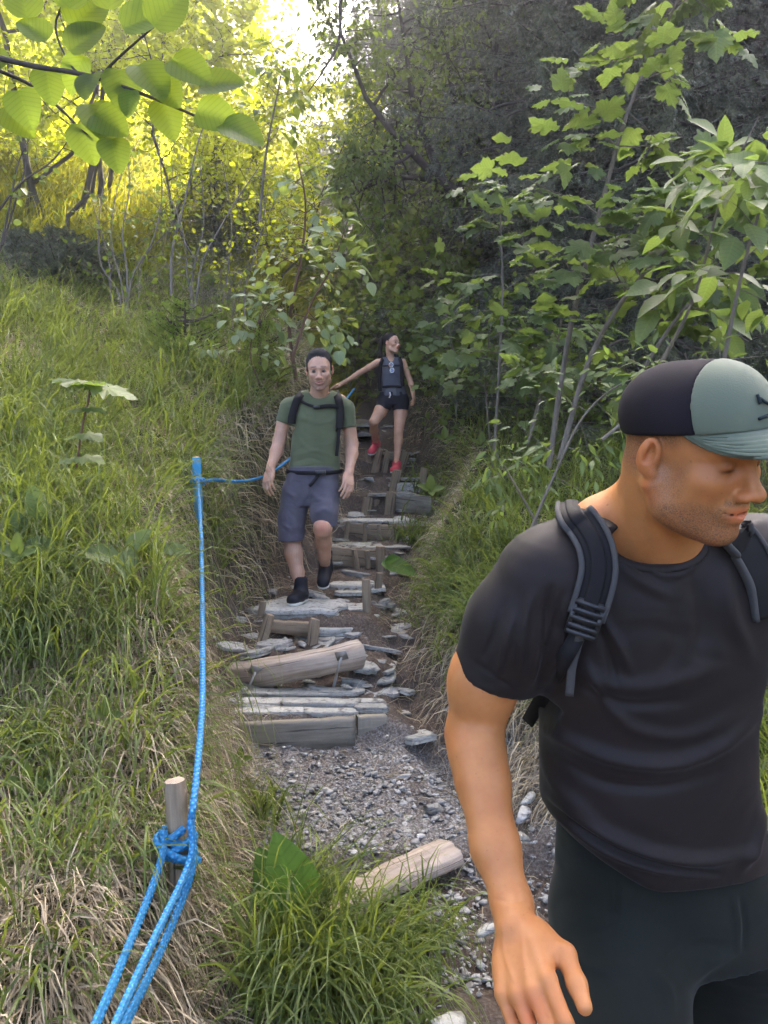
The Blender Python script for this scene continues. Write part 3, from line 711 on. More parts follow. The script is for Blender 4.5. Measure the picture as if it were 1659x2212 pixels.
# ---------------------------------------------------------------- slate slabs
place_slab('stone_slab', 650, 1322, 5.0, .60, .50, .09, 11, 'large pale stone slab under the planted boot', z=P(650, 1340, 4.62)[2]-.055, layers=3, rz=.05)
place_slab('stone_slab', 700, 1350, 4.75, .42, .26, .05, 12, 'thin ragged slab under the right edge of the big one', z=P(650, 1340, 4.62)[2]-.10, layers=3)
board(P(575, 1338, 4.62), P(672, 1346, 4.60), .08, .05, 'short rough timber along the front edge of the big slab', 9, mat='wood')
for k, (u, v, Y, lx, ly, th, lab) in enumerate([
    (655, 1505, 4.0, .60, .12, .03, 'long thin slate at the back of the slate tread'), (620, 1522, 3.88, .55, .11, .028, 'long slate in the middle of the slate tread'),
    (690, 1526, 3.84, .40, .10, .035, 'stepped slate right of centre on the slate tread'), (600, 1540, 3.74, .42, .08, .025, 'cracked thin slate just behind the wide board'),
    (715, 1543, 3.72, .28, .08, .03, 'slate shard just behind the right of the wide board'), (735, 1500, 4.02, .26, .09, .035, 'thick pale slate at the back right of the tread'),
    (800, 1535, 3.78, .17, .08, .03, 'pale slate on top of the short board end'), (790, 1520, 3.9, .2, .07, .025, 'grey slate behind the short board end'), (560, 1528, 3.85, .2, .1, .02, 'sunlit slate at the left end of the tread')]):
    place_slab('slate_slab', u, v, Y, lx, ly, th, 20+k, lab, rz=rng.uniform(-.12, .12), ry=rng.uniform(-.04, .04), layers=2)
for k, (u, v, Y, lx, ly, th, lab, rz) in enumerate([
    (760, 1262, 5.55, .34, .2, .05, 'thick pale slab left of the tall stakes', -.1), (755, 1272, 5.4, .2, .12, .03, 'small slab under the thick one left of the tall stakes', .2),
    (775, 1172, 6.5, .42, .4, .025, 'white flat slab lying behind the board with round stakes', .1), (850, 1178, 6.45, .25, .25, .02, 'grey slab chips right of the white flat slab', .4),
    (820, 1121, 7.15, .75, .28, .03, 'long white slab along the top of the wide board step', -.03), (890, 1128, 7.1, .4, .25, .03, 'ragged slab at the right of the wide board step', .1),
    (885, 1036, 8.6, .5, .3, .05, 'flat slab under the front red shoe', -.05), (880, 1046, 8.45, .4, .2, .05, 'darker slab below the one under the front red shoe', .06), (875, 1055, 8.4, .24, .12, .09, 'grey block beside the right hand stake', .2),
    (900, 1058, 8.42, .16, .12, .09, 'brownish block next to the grey one', .3), (860, 974, 9.5, .4, .3, .04, 'slab on the highest step behind the middle stake', 0),
    (785, 935, 10.3, .3, .3, .05, 'slab in the path left of the bent knee', .3), (780, 915, 10.7, .3, .2, .05, 'upper slab left of the bent knee', -.2), (850, 1066, 7.9, .5, .3, .03, 'slab on top of the short thick grey board', 0),
    (570, 1312, 4.95, .2, .3, .05, 'dark slab at the left of the large pale slab', .2), (830, 1480, 4.1, .2, .05, .012, 'tilted dark slate leaning in the runnel', .9), (735, 1308, 5.05, .25, .2, .02, 'thin flakes right of the planted boot', .5)]):
    p = P(u, v, Y); gz = float(ground(p[0], p[1]))
    place_slab('slate_slab', u, v, Y, lx, ly, th, 40+k, lab, rz=rz, z=max(gz-.01, p[2]-.05) if abs(gz-p[2]) < .16 else p[2]-th, layers=2, rx=.9 if 'tilted' in lab else rng.uniform(-.04, .04))

gs = np.random.default_rng(77)
for k, (u, v) in enumerate([(560, 1345), (700, 1395), (590, 1400), (720, 1385), (640, 1495), (560, 1500), (790, 1500), (760, 1478), (690, 1290), (740, 1300), (590, 1305), (720, 1215), (700, 1245), (760, 1290), (860, 1195), (880, 1185), (905, 1190), (830, 1205), (770, 1115), (930, 1120), (950, 1135), (800, 1085), (870, 1125), (760, 1060), (780, 1040), (790, 1000), (900, 1060), (940, 1085), (880, 1010), (770, 960), (790, 940), (765, 930), (800, 915), (775, 895), (540, 1375), (620, 1405), (500, 1400), (780, 1440), (850, 1330), (840, 1500), (870, 1540), (900, 1600)]+[(gs.uniform(0, 1), gs.uniform(905, 1500)) for _ in range(85)]):
    if u < 1:
        Yq = float(np.interp(v, [905, 975, 1040, 1120, 1185, 1260, 1340, 1400, 1500], [10.9, 9.3, 8.5, 7.1, 6.3, 5.6, 4.8, 4.4, 3.9])); u = float(UV(np.array([xl(Yq)+.1+u*(xr(Yq)-xl(Yq)-.1), Yq, 0]))[0])
    p = hit(u, v)[0]; s_ = gs.uniform(.06, .16); V, F, A, _ = slabmesh(s_*gs.uniform(1, 1.8), s_, s_*gs.uniform(.12, .3), 200+k, 2, .2); V = V@rotm(gs.uniform(-.25, .25), gs.uniform(-.25, .25), gs.uniform(0, 6)).T
    o = mesh('slate_chip', V, F, M['slate' if gs.random() < .6 else 'rubble'], attrs=A, smooth=False); o.location = p; tag(o, 'loose slate fragment lying on the soil between the steps', 'stone', 'loose slate fragments between the steps')

# ---------------------------------------------------------------- rope and its posts
POST1_T, POST1_B = P(378, 1686, 2.2), P(388, 1890, 2.17)
o = stake(POST1_T, POST1_B, .032, 'near round wooden post wrapped with blue rope', 'rope_post', split=False, seed=5, group=None, cat='post')
POST2_T, POST2_B = P(424, 988, 4.6), P(427, 1062, 4.6)
o = stake(POST2_T, POST2_B, .027, 'blue painted post among the grass, rope tied to it', 'rope_post', split=False, seed=6, group=None, mat='blue_paint', cat='post')
rp = []
RR = .0105
rp.append(tube(resample([P(410, 1790, 2.14), P(418, 1735, 2.16), P(432, 1600, 2.4), P(438, 1480, 2.7), P(437, 1300, 3.3), P(434, 1150, 4.0), P(428, 1040, 4.56)], 60), RR, 10))
rp.append(tube(resample([P(433, 1040, 4.57), P(470, 1037, 4.75), P(520, 1040, 5.0), P(575, 1027, 5.35), P(625, 992, 5.8), P(680, 940, 6.4), P(730, 885, 7.2), P(765, 840, 8.4)], 60), RR*1.05, 10))
# knot on post 2
c2 = P(426, 1040, 4.6); a = np.linspace(0, 4*np.pi, 50)
rp.append(tube(np.stack([c2[0]+.038*np.cos(a), c2[1]+.038*np.sin(a), c2[2]+.014*(a/6.28-1)], 1), RR, 8))
# wraps on post 1
ax = nrm(POST1_T-POST1_B); sx = nrm(np.cross(ax, [0, 1, 0])); sy = np.cross(sx, ax)
def loop(c, r, tilt, turns=1.05, ph=0, dz=0, n=44, r2=None):
    a = np.linspace(ph, ph+turns*2*np.pi, n); q = c+sx*(r*np.cos(a))[:, None]+sy*((r2 or r)*np.sin(a))[:, None]+ax*(tilt*np.cos(a)+dz*(a-ph)/6.28)[:, None]; return q
c1 = P(385, 1822, 2.18)
rp.append(tube(loop(c1+ax*.018, .043, .022), RR*1.15, 10)); rp.append(tube(loop(c1-ax*.004, .047, -.02, ph=1), RR*1.15, 10))
rp.append(tube(loop(c1-ax*.026, .045, .012, ph=2), RR*1.15, 10)); rp.append(tube(loop(c1-ax*.012, .06, .035, turns=.8, ph=3.3), RR*1.1, 10)); rp.append(tube(loop(c1+ax*.034, .046, -.03, turns=.7, ph=4), RR*1.1, 10))
rp.append(tube(resample([P(412, 1772, 2.13), P(416, 1835, 2.09), P(395, 1900, 2.02), P(330, 2035, 1.8), P(255, 2200, 1.55), P(200, 2330, 1.4)], 50), RR*1.0, 10))
rp.append(tube(resample([P(355, 1795, 2.15), P(350, 1850, 2.1), P(322, 1935, 2.0), P(275, 2050, 1.8), P(212, 2200, 1.55), P(150, 2330, 1.4)], 50), RR*1.0, 10))
rp.append(tube(resample([P(420, 1830, 2.16), P(412, 1890, 2.1), P(385, 1965, 2.03), P(335, 2080, 1.86), P(272, 2210, 1.65), P(220, 2330, 1.5)], 50), RR*1.0, 10))
ro = mobj('rope', rp, M['rope']); tag(ro, 'bright blue braided rope strung from the near post up to the painted post', 'rope')
# ---------------------------------------------------------------- implicit modelling of bodies and clothes
def smin(a, b, k):
    if k <= 0: return np.minimum(a, b)
    h = np.clip(.5+.5*(b-a)/k, 0, 1); return b+(a-b)*h-k*h*(1-h)
def smax(a, b, k): return -smin(-a, -b, k)
class Field:
    def __init__(s): s.it = []; s.c = np.zeros(3); s.R = np.eye(3); s.s = 1.
    def frame(s, c=(0, 0, 0), Rm=np.eye(3), sc_=1.): s.c = np.asarray(c, float); s.R = np.asarray(Rm); s.s = sc_; return s
    def w(s, p): return s.c+s.s*(s.R@np.asarray(p, float))
    def _add(s, fn, lo, hi, k, op): s.it.append((fn, np.asarray(lo), np.asarray(hi), k, op)); return s
    def cone(s, a, b, ra, rb=None, k=.01, op='+'):
        rb = ra if rb is None else rb
        a, b, ra, rb = s.w(a), s.w(b), ra*s.s, rb*s.s; d = b-a; L2 = max(d@d, 1e-9); rm = max(ra, rb)
        def fn(Q):
            v = Q-a.astype(np.float32); t = np.clip((v@d.astype(np.float32))/L2, 0, 1); v = v-t[..., None]*d.astype(np.float32)
            return np.sqrt((v*v).sum(-1))-(ra+(rb-ra)*t)
        return s._add(fn, np.minimum(a, b)-rm, np.maximum(a, b)+rm, k*s.s, op)
    def chain(s, pts, rs, k=.012, op='+'):
        for i in range(len(pts)-1): s.cone(pts[i], pts[i+1], rs[i], rs[i+1], k, op)
        return s
    def ell(s, c, r, k=.01, op='+', rot=None):
        C = s.w(c); r = np.asarray(r, float)*s.s; Rm = s.R if rot is None else s.R@rot; Rf = Rm.astype(np.float32); rf = r.astype(np.float32)
        def fn(Q):
            q = (Q-C.astype(np.float32))@Rf; k0 = np.sqrt(((q/rf)**2).sum(-1)); k1 = np.sqrt(((q/rf**2)**2).sum(-1)); return k0*(k0-1)/np.maximum(k1, 1e-6)
        m = r.max(); return s._add(fn, C-m, C+m, k*s.s, op)
    def loft(s, secs, k=.02, op='+', n=2.4):
        """secs rows: (point xyz, half width a, half depth b, yaw) ordered top to bottom in z"""
        S = sorted([(p[2], p[0], p[1], a, b, yw) for p, a, b, yw in secs]); A = np.array(S); A[:, 5] = np.array([x[5] for x in S])
        lo = [A[:, 1].min()-A[:, 3:5].max(), A[:, 2].min()-A[:, 3:5].max(), A[0, 0]]; hi = [A[:, 1].max()+A[:, 3:5].max(), A[:, 2].max()+A[:, 3:5].max(), A[-1, 0]]
        zz = np.linspace(A[0, 0], A[-1, 0], 120)
        def cub(c):   # smooth interpolation
            y = np.interp(zz, A[:, 0], c); ker = np.ones(13)/13; yy = np.pad(y, 6, 'edge'); return np.convolve(yy, ker, 'valid')
        T = [cub(A[:, j]) for j in range(1, 6)]
        def fn(Q):
            z = Q[..., 2]; cx, cy, a, b, yw = [np.interp(z, zz, t).astype(np.float32) for t in T]
            dx, dy = Q[..., 0]-cx, Q[..., 1]-cy; c_, s_ = np.cos(yw), np.sin(yw); x = dx*c_+dy*s_; y = -dx*s_+dy*c_
            r = (np.abs(x/a)**n+np.abs(y/b)**n)**(1/n); d = (r-1)*np.minimum(a, b)*.9
            return np.maximum(d, np.maximum(zz[0]-z, z-zz[-1]))
        return s._add(fn, lo, hi, k, op)
    def plane(s, p, n_, k=.0):
        """remove the side that n points to"""
        p = np.asarray(p, float).astype(np.float32); n_ = nrm(n_).astype(np.float32)
        return s._add(lambda Q: (Q-p)@n_, [-1e3]*3, [1e3]*3, k, '^')
    def build(s, h, lo=None, hi=None, disp=None):
        pos = [i for i in s.it if i[4] == '+']
        L = np.min([i[1] for i in pos], 0)-h*2.5; H = np.max([i[2] for i in pos], 0)+h*2.5
        if lo is not None: L = np.maximum(L, lo)
        if hi is not None: H = np.minimum(H, hi)
        n = np.ceil((H-L)/h).astype(int)+1
        ax = [(L[d]+h*np.arange(n[d])).astype(np.float32) for d in range(3)]
        D = np.full(n, .2, np.float32)
        for fn, a, b, k, op in s.it:
            m = k+h*3
            i0 = [int(np.clip(np.floor((a[d]-m-L[d])/h), 0, n[d])) for d in range(3)]; i1 = [int(np.clip(np.ceil((b[d]+m-L[d])/h)+1, 0, n[d])) for d in range(3)]
            if min(i1[d]-i0[d] for d in range(3)) <= 0: continue
            sl = tuple(slice(i0[d], i1[d]) for d in range(3))
            Q = np.stack(np.meshgrid(*[ax[d][sl[d]] for d in range(3)], indexing='ij'), -1); f = fn(Q)
            if op == '+': D[sl] = smin(D[sl], f, k)
            elif op == '-': D[sl] = smax(D[sl], -f, k)
            elif op == '^': D[sl] = smax(D[sl], f, k)
        # closed border
        for d in range(3):
            for e in (0, -1):
                ix = [slice(None)]*3; ix[d] = e; D[tuple(ix)] = np.maximum(D[tuple(ix)], h*.5)
        return nets(D, L, h)
def nets(D, L, h):
    s = D < 0; nx, ny, nz = D.shape
    cnt = np.zeros((nx-1, ny-1, nz-1), np.int8)
    for i in (0, 1):
        for j in (0, 1):
            for k in (0, 1): cnt += s[i:nx-1+i, j:ny-1+j, k:nz-1+k]
    act = (cnt > 0) & (cnt < 8); I = np.argwhere(act); idm = np.full(act.shape, -1, np.int32); idm[act] = np.arange(len(I))
    S = np.zeros((len(I), 3)); C = np.zeros(len(I))
    cor = [(i, j, k) for i in (0, 1) for j in (0, 1) for k in (0, 1)]
    vals = {c: D[I[:, 0]+c[0], I[:, 1]+c[1], I[:, 2]+c[2]] for c in cor}
    for a in cor:
        for d in range(3):
            if a[d] == 0:
                b = tuple(1 if q == d else a[q] for q in range(3)); va, vb = vals[a], vals[b]
                m = (va < 0) != (vb < 0); t = np.where(m, va/np.where(m, va-vb, 1), 0)
                p = np.array(a, float)[None]+t[:, None]*np.eye(3)[d][None]; S += p*m[:, None]; C += m
    V = L+h*(I+S/C[:, None]); Q = []
    for d in range(3):
        e1, e2 = (d+1) % 3, (d+2) % 3
        sl0 = [slice(1, -1)]*3; sl0[d] = slice(0, -1); sl1 = [slice(1, -1)]*3; sl1[d] = slice(1, None)
        a, b = s[tuple(sl0)], s[tuple(sl1)]; E = np.argwhere(a != b); fl = a[tuple(E.T)]
        o = np.ones(3, int); o[d] = 0; G = E+o
        def cell(x, y):
            g = G.copy(); g[:, e1] -= x; g[:, e2] -= y; return idm[tuple(g.T)]
        q = np.stack([cell(1, 1), cell(0, 1), cell(0, 0), cell(1, 0)], 1)
        q[~fl] = q[~fl][:, ::-1]; Q.append(q)
    Q = np.concatenate(Q); Q = Q[(Q >= 0).all(1)]
    return V, Q
def vnormals(V, F):
    n = np.zeros_like(V); c = np.cross(V[F[:, 2]]-V[F[:, 0]], V[F[:, 3]]-V[F[:, 1]])
    for j in range(4): np.add.at(n, F[:, j], c)
    return nrm(n)
def relax(V, F, it=2, lam=.5):
    for _ in range(it):
        a = np.zeros_like(V); c = np.zeros(len(V))
        for j in range(4):
            for q in ((j+1) % 4, (j+3) % 4):
                np.add.at(a, F[:, j], V[F[:, q]]); np.add.at(c, F[:, j], 1)
        V = V+lam*(a/np.maximum(c, 1)[:, None]-V)
    return V
def polydist(u, v, pl):
    """distance in px from points to a polyline, and the param 0..1"""
    pl = np.asarray(pl, float); best = np.full(u.shape, 1e9); tt = np.zeros(u.shape); n = len(pl)-1
    for i in range(n):
        a, d = pl[i], pl[i+1]-pl[i]; t = np.clip(((u-a[0])*d[0]+(v-a[1])*d[1])/(d@d), 0, 1)
        q = np.hypot(u-a[0]-t*d[0], v-a[1]-t*d[1]); m = q < best; best[m] = q[m]; tt[m] = (i+t[m])/n
    return best, tt
def folds(V, F, lines, front=True):
    """raise or sink cloth folds; each (polyline, width px, height m)"""
    n = vnormals(V, F); u, v = UV(V); fac = np.clip(-n[:, 1]*2+.3, 0, 1) if front else 1
    d = np.zeros(len(V))
    for pl, w, hgt in lines:
        pl = resample(np.asarray(pl, float), 12) if len(pl) > 2 else pl
        q, t = polydist(u, v, pl); d += hgt*np.exp(-(q/w)**2)*np.sin(np.pi*np.clip(t*.94+.03, 0, 1))**.6
    return V+n*(d*fac)[:, None]
def headR(yaw, pitch, roll=0):
    """columns: local x (her left), y (face), z (up). yaw 0 faces the camera, positive turns to the photo's right"""
    return np.array(Matrix.Rotation(yaw, 3, 'Z')@Matrix.Rotation(math.pi, 3, 'Z')@Matrix.Rotation(-pitch, 3, 'X')@Matrix.Rotation(roll, 3, 'Y'))
def head_field(F_, c, Rm, s=1., jaw=1., fem=False, mouth=0., lids=.5, lip=1.):
    F_.frame(c, Rm, s)
    F_.ell((0, -.018, .045), (.074, .094, .078), .01)
    F_.ell((0, .028, .01), (.064, .066, .078), .02)
    F_.ell((0, .03, -.045), (.055*jaw, .058, .062), .02)
    for x in (-1, 1):
        F_.cone((x*.054*jaw, -.005, -.045), (x*.046*jaw, .012, -.075), .016, .014, .025)
        F_.cone((x*.046*jaw, .012, -.075), (x*.016, .068, -.103), .014, .014, .025)
        F_.ell((x*.040, .062, -.022), (.022, .02, .018), .02)
        F_.cone((x*.008, .084, .022), (x*.045, .068, .024), .010, .008, .014)
    F_.ell((0, .078, -.100), (.02, .014, .016), .016)
    for x in (-1, 1): F_.ell((x*.031, .092, .002), (.018, .016, .013), .012, '-')
    F_.cone((0, .082, .012), (0, .108, -.028), .008, .0095, .012)
    F_.ell((0, .111, -.033), (.0125, .0115, .010), .008)
    for x in (-1, 1): F_.ell((x*.0135, .099, -.037), (.0095, .012, .0085), .006)
    for x in (-1, 1): F_.ell((x*.0075, .104, -.045), (.0042, .006, .004), .003, '-')
    # mouth
    F_.ell((0, .078, -.063), (.03, .02, .022), .014)
    lo = (1-lip)*.005
    F_.cone((-.025, .081-lo*.2, -.0575), (0, .0960-lo, -.0575), .0040, .0055, .007).cone((0, .0960-lo, -.0575), (.025, .081-lo*.2, -.0575), .0055, .0040, .007)
    F_.cone((-.020, .083-lo*.2, -.069), (0, .0940-lo, -.0735), .0045, .0066, .007).cone((0, .0940-lo, -.0735), (.020, .083-lo*.2, -.069), .0066, .0045, .007)
    for x in (-1, 1): F_.cone((0, .100-lo, -.0658), (x*.026, .0865-lo*.2, -.0625), .0035+.002*mouth, .0022, .002, '-')
    for x in (-1, 1):   # lids
        F_.ell((x*.031, .0725, .0015), (.0145, .0135, .0125), .004)
        F_.ell((x*.031, .088, -.003), (.0135, .006, .0018+.0032*lids), .0015, '-')
        # ear
        rot = np.array(Matrix.Rotation(R(x*22), 3, 'Z')@Matrix.Rotation(R(-8), 3, 'X'))
        F_.ell((x*.079, -.012, -.002), (.0075, .0165, .028), .005, rot=rot)
        F_.ell((x*.088, -.007, .003), (.014, .0095, .017), .0015, '-', rot=rot)
        F_.ell((x*.076, -.006, -.026), (.006, .009, .009), .006)
        F_.cone((x*.084, -.013, .012), (x*.083, -.020, -.012), .003, .003, .004)
    return F_
def head_local(V, c, Rm, s=1.): return (V-np.asarray(c))@Rm/s
def paint_head(q, jaw_st=0, lips=(1.05, .62, .62), brow=(.25, .2, .18), hairfade=0, brow_h=.028):
    """tint multipliers in head space q"""
    T = np.ones((len(q), 3)); ns = .5+.5*np.sin(q[:, 0]*900+5*np.sin(q[:, 2]*700))*np.sin(q[:, 2]*1100+3*np.sin(q[:, 1]*800))
    def lay(m, col): nonlocal T; T = T*(1-m[:, None])+T*np.array(col)*m[:, None]
    fr = q[:, 1] > .03
    lp = np.exp(-((q[:, 2]+.0655)/.0115)**4)*np.exp(-(q[:, 0]/.024)**4)*(q[:, 1] > .084); lay(lp*.9, lips)
    mo = np.exp(-((q[:, 2]+.0655)/.0022)**2)*np.exp(-(q[:, 0]/.022)**4)*(q[:, 1] > .07)*(q[:, 1] < .094); lay(mo, (.35, .2, .2))
    for x in (-1, 1):
        b = np.exp(-((q[:, 2]-brow_h+.12*(np.abs(q[:, 0])-.03))/.0045)**2)*sst((x*q[:, 0]-.010)/.006)*sst((.052-x*q[:, 0])/.01)*fr; lay(b*.85, brow)
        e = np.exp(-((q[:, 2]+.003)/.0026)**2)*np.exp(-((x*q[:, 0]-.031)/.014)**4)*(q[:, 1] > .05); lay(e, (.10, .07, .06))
        r_ = np.exp(-((q[:, 2]+.012)/.006)**2)*np.exp(-((x*q[:, 0]-.028)/.016)**2)*fr; lay(r_*.35, (.85, .7, .72)); o_ = np.exp(-((q[:, 2]-.004)/.014)**2-((x*q[:, 0]-.031)/.02)**2)*fr; lay(o_*.8, (.74, .62, .60))  # o_: shading of the eye sockets painted into the skin tint
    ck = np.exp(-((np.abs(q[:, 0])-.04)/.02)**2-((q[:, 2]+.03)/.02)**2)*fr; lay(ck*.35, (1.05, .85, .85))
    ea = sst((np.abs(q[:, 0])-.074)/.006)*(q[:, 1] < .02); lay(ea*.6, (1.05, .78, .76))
    no = np.exp(-((q[:, 2]+.035)/.012)**2)*(q[:, 1] > .097); lay(no*.4, (1.06, .8, .8))
    return T
def stub_head(q, jaw_st, hairfade=0):
    m = sst((-q[:, 2]-.040)/.03)*sst((q[:, 1]+.005)/.03)*sst((q[:, 2]+.135)/.02)
    side = sst((np.abs(q[:, 0])-.045)/.012)*sst((.015-q[:, 2])/.03)*sst((q[:, 1]+.015)/.02)*sst((.055-q[:, 1])/.02)
    mu = np.exp(-((q[:, 2]+.049)/.007)**2)*(np.abs(q[:, 0]) < .030)*(q[:, 1] > .06)
    lp = np.exp(-((q[:, 2]+.0655)/.0115)**4)*np.exp(-(q[:, 0]/.024)**4)*(q[:, 1] > .084)
    m = np.clip(np.maximum(np.maximum(m, side*.6), mu)-lp, 0, 1)*jaw_st
    if hairfade:
        hz = sst((q[:, 2]-.002)/.03)*sst((.038-q[:, 1])/.025); nb = sst((-q[:, 1]-.015)/.025)*sst((q[:, 2]+.055)/.035)
        m = np.maximum(m, np.clip(np.maximum(hz, nb), 0, 1)*hairfade*(np.abs(q[:, 0]) < .0765))
    return m
def hand(F_, wrist, Rm, s=1., side=1, curl=.5, thumb=.5, spread=1., curls=None):
    """local: -z along the fingers, x towards the thumb side*, y = back of the hand outwards"""
    F_.frame(wrist, Rm, s); sd_ = side
    F_.cone((0, 0, .03), (0, 0, -.01), .026, .026, .012)
    F_.ell((sd_*.002, -.002, -.052), (.038, .0165, .052), .012)
    F_.ell((sd_*.024, -.010, -.038), (.018, .016, .032), .014)
    F_.ell((-sd_*.028, -.006, -.05), (.012, .014, .04), .012)
    bx = [.030, .0105, -.0105, -.030]; ln = [(.042, .026, .02), (.047, .030, .021), (.043, .028, .021), (.034, .021, .019)]; rr = [.0098, .0098, .0094, .0084]; z0 = [-.088, -.092, -.088, -.08]
    for i in range(4):
        c_ = curl if curls is None else curls[i]
        p = np.array([sd_*bx[i], .001, z0[i]]); a = .15+c_*.55; F_.cone((sd_*bx[i]*.6, .003, -.03), p, .009, rr[i]*1.06, .008)
        for j, L in enumerate(ln[i]):
            dr = np.array([sd_*(bx[i]*1.5*spread*.6+.0), -math.sin(a), -math.cos(a)]); dr = dr/np.linalg.norm(dr); q = p+dr*L
            F_.cone(p, q, rr[i]*(1-.06*j), rr[i]*(.95-.09*j), .004); p = q; a += c_*(.95, .6, .5)[j]
    t0 = np.array([sd_*.020, -.010, -.018]); t1 = t0+np.array([sd_*.022*(.6+thumb), -.008, -.036]); t2 = t1+np.array([sd_*.006*thumb, -.004, -.036]); t3 = t2+np.array([sd_*.001, -.004, -.024])
    F_.chain([t0, t1, t2, t3], [.0155, .0118, .0105, .0088], .008)
    return F_
def frame_from(z_axis, y_hint):
    z = nrm(z_axis); y = np.asarray(y_hint, float); y = nrm(y-z*(y@z)); x = np.cross(y, z); return np.stack([x, y, z], 1)
def sdf_obj(name, F_, h, mat, parent=None, rel=1, loc=None, fold=None, paint=None, lo=None, hi=None):
    V, Q = F_.build(h, lo, hi)
    if rel: V = relax(V, Q, rel)
    if fold: V = folds(V, Q, fold)
    A = {'tint': paint(V) if paint else np.ones((len(V), 3))}
    return mesh(name, V, Q, mat, parent, attrs=A, loc=loc)
def strap(pts, w, th, normal, n=40):
    """flat webbing along a polyline; normal gives facing"""
    c = resample(pts, n); T = nrm(np.gradient(c, axis=0)); nn = np.broadcast_to(np.asarray(normal, float), c.shape); nn = nrm(nn-T*(nn*T).sum(1, keepdims=True)); s = np.cross(T, nn)
    w = np.broadcast_to(w, (n,))[:, None]
    V = np.stack([c-s*w/2-nn*th/2, c+s*w/2-nn*th/2, c+s*w/2+nn*th/2, c+s*w*.0+nn*th*.62, c-s*w/2+nn*th/2], 1); k = 5; V = V.reshape(-1, 3)
    i = np.arange(n-1)[:, None]*k; j = np.arange(k)[None]; j2 = (j+1) % k
    Q = np.stack([i+j, i+j2, i+k+j2, i+k+j], -1).reshape(-1, 4)
    return V, [Q, np.array([np.arange(k)[::-1], (n-1)*k+np.arange(k)])], None, None
def onto(V, u, v, lift=.004):
    """3d point of mesh vertices V nearest to pixel (u,v) on its near side, lifted towards the viewer side"""
    uu, vv = UV(V); d = np.hypot(uu-u, vv-v); k = np.where(d < max(9, d.min()*1.5+2))[0]; Yn = V[k, 1].min(); return P(u, v, Yn-lift)
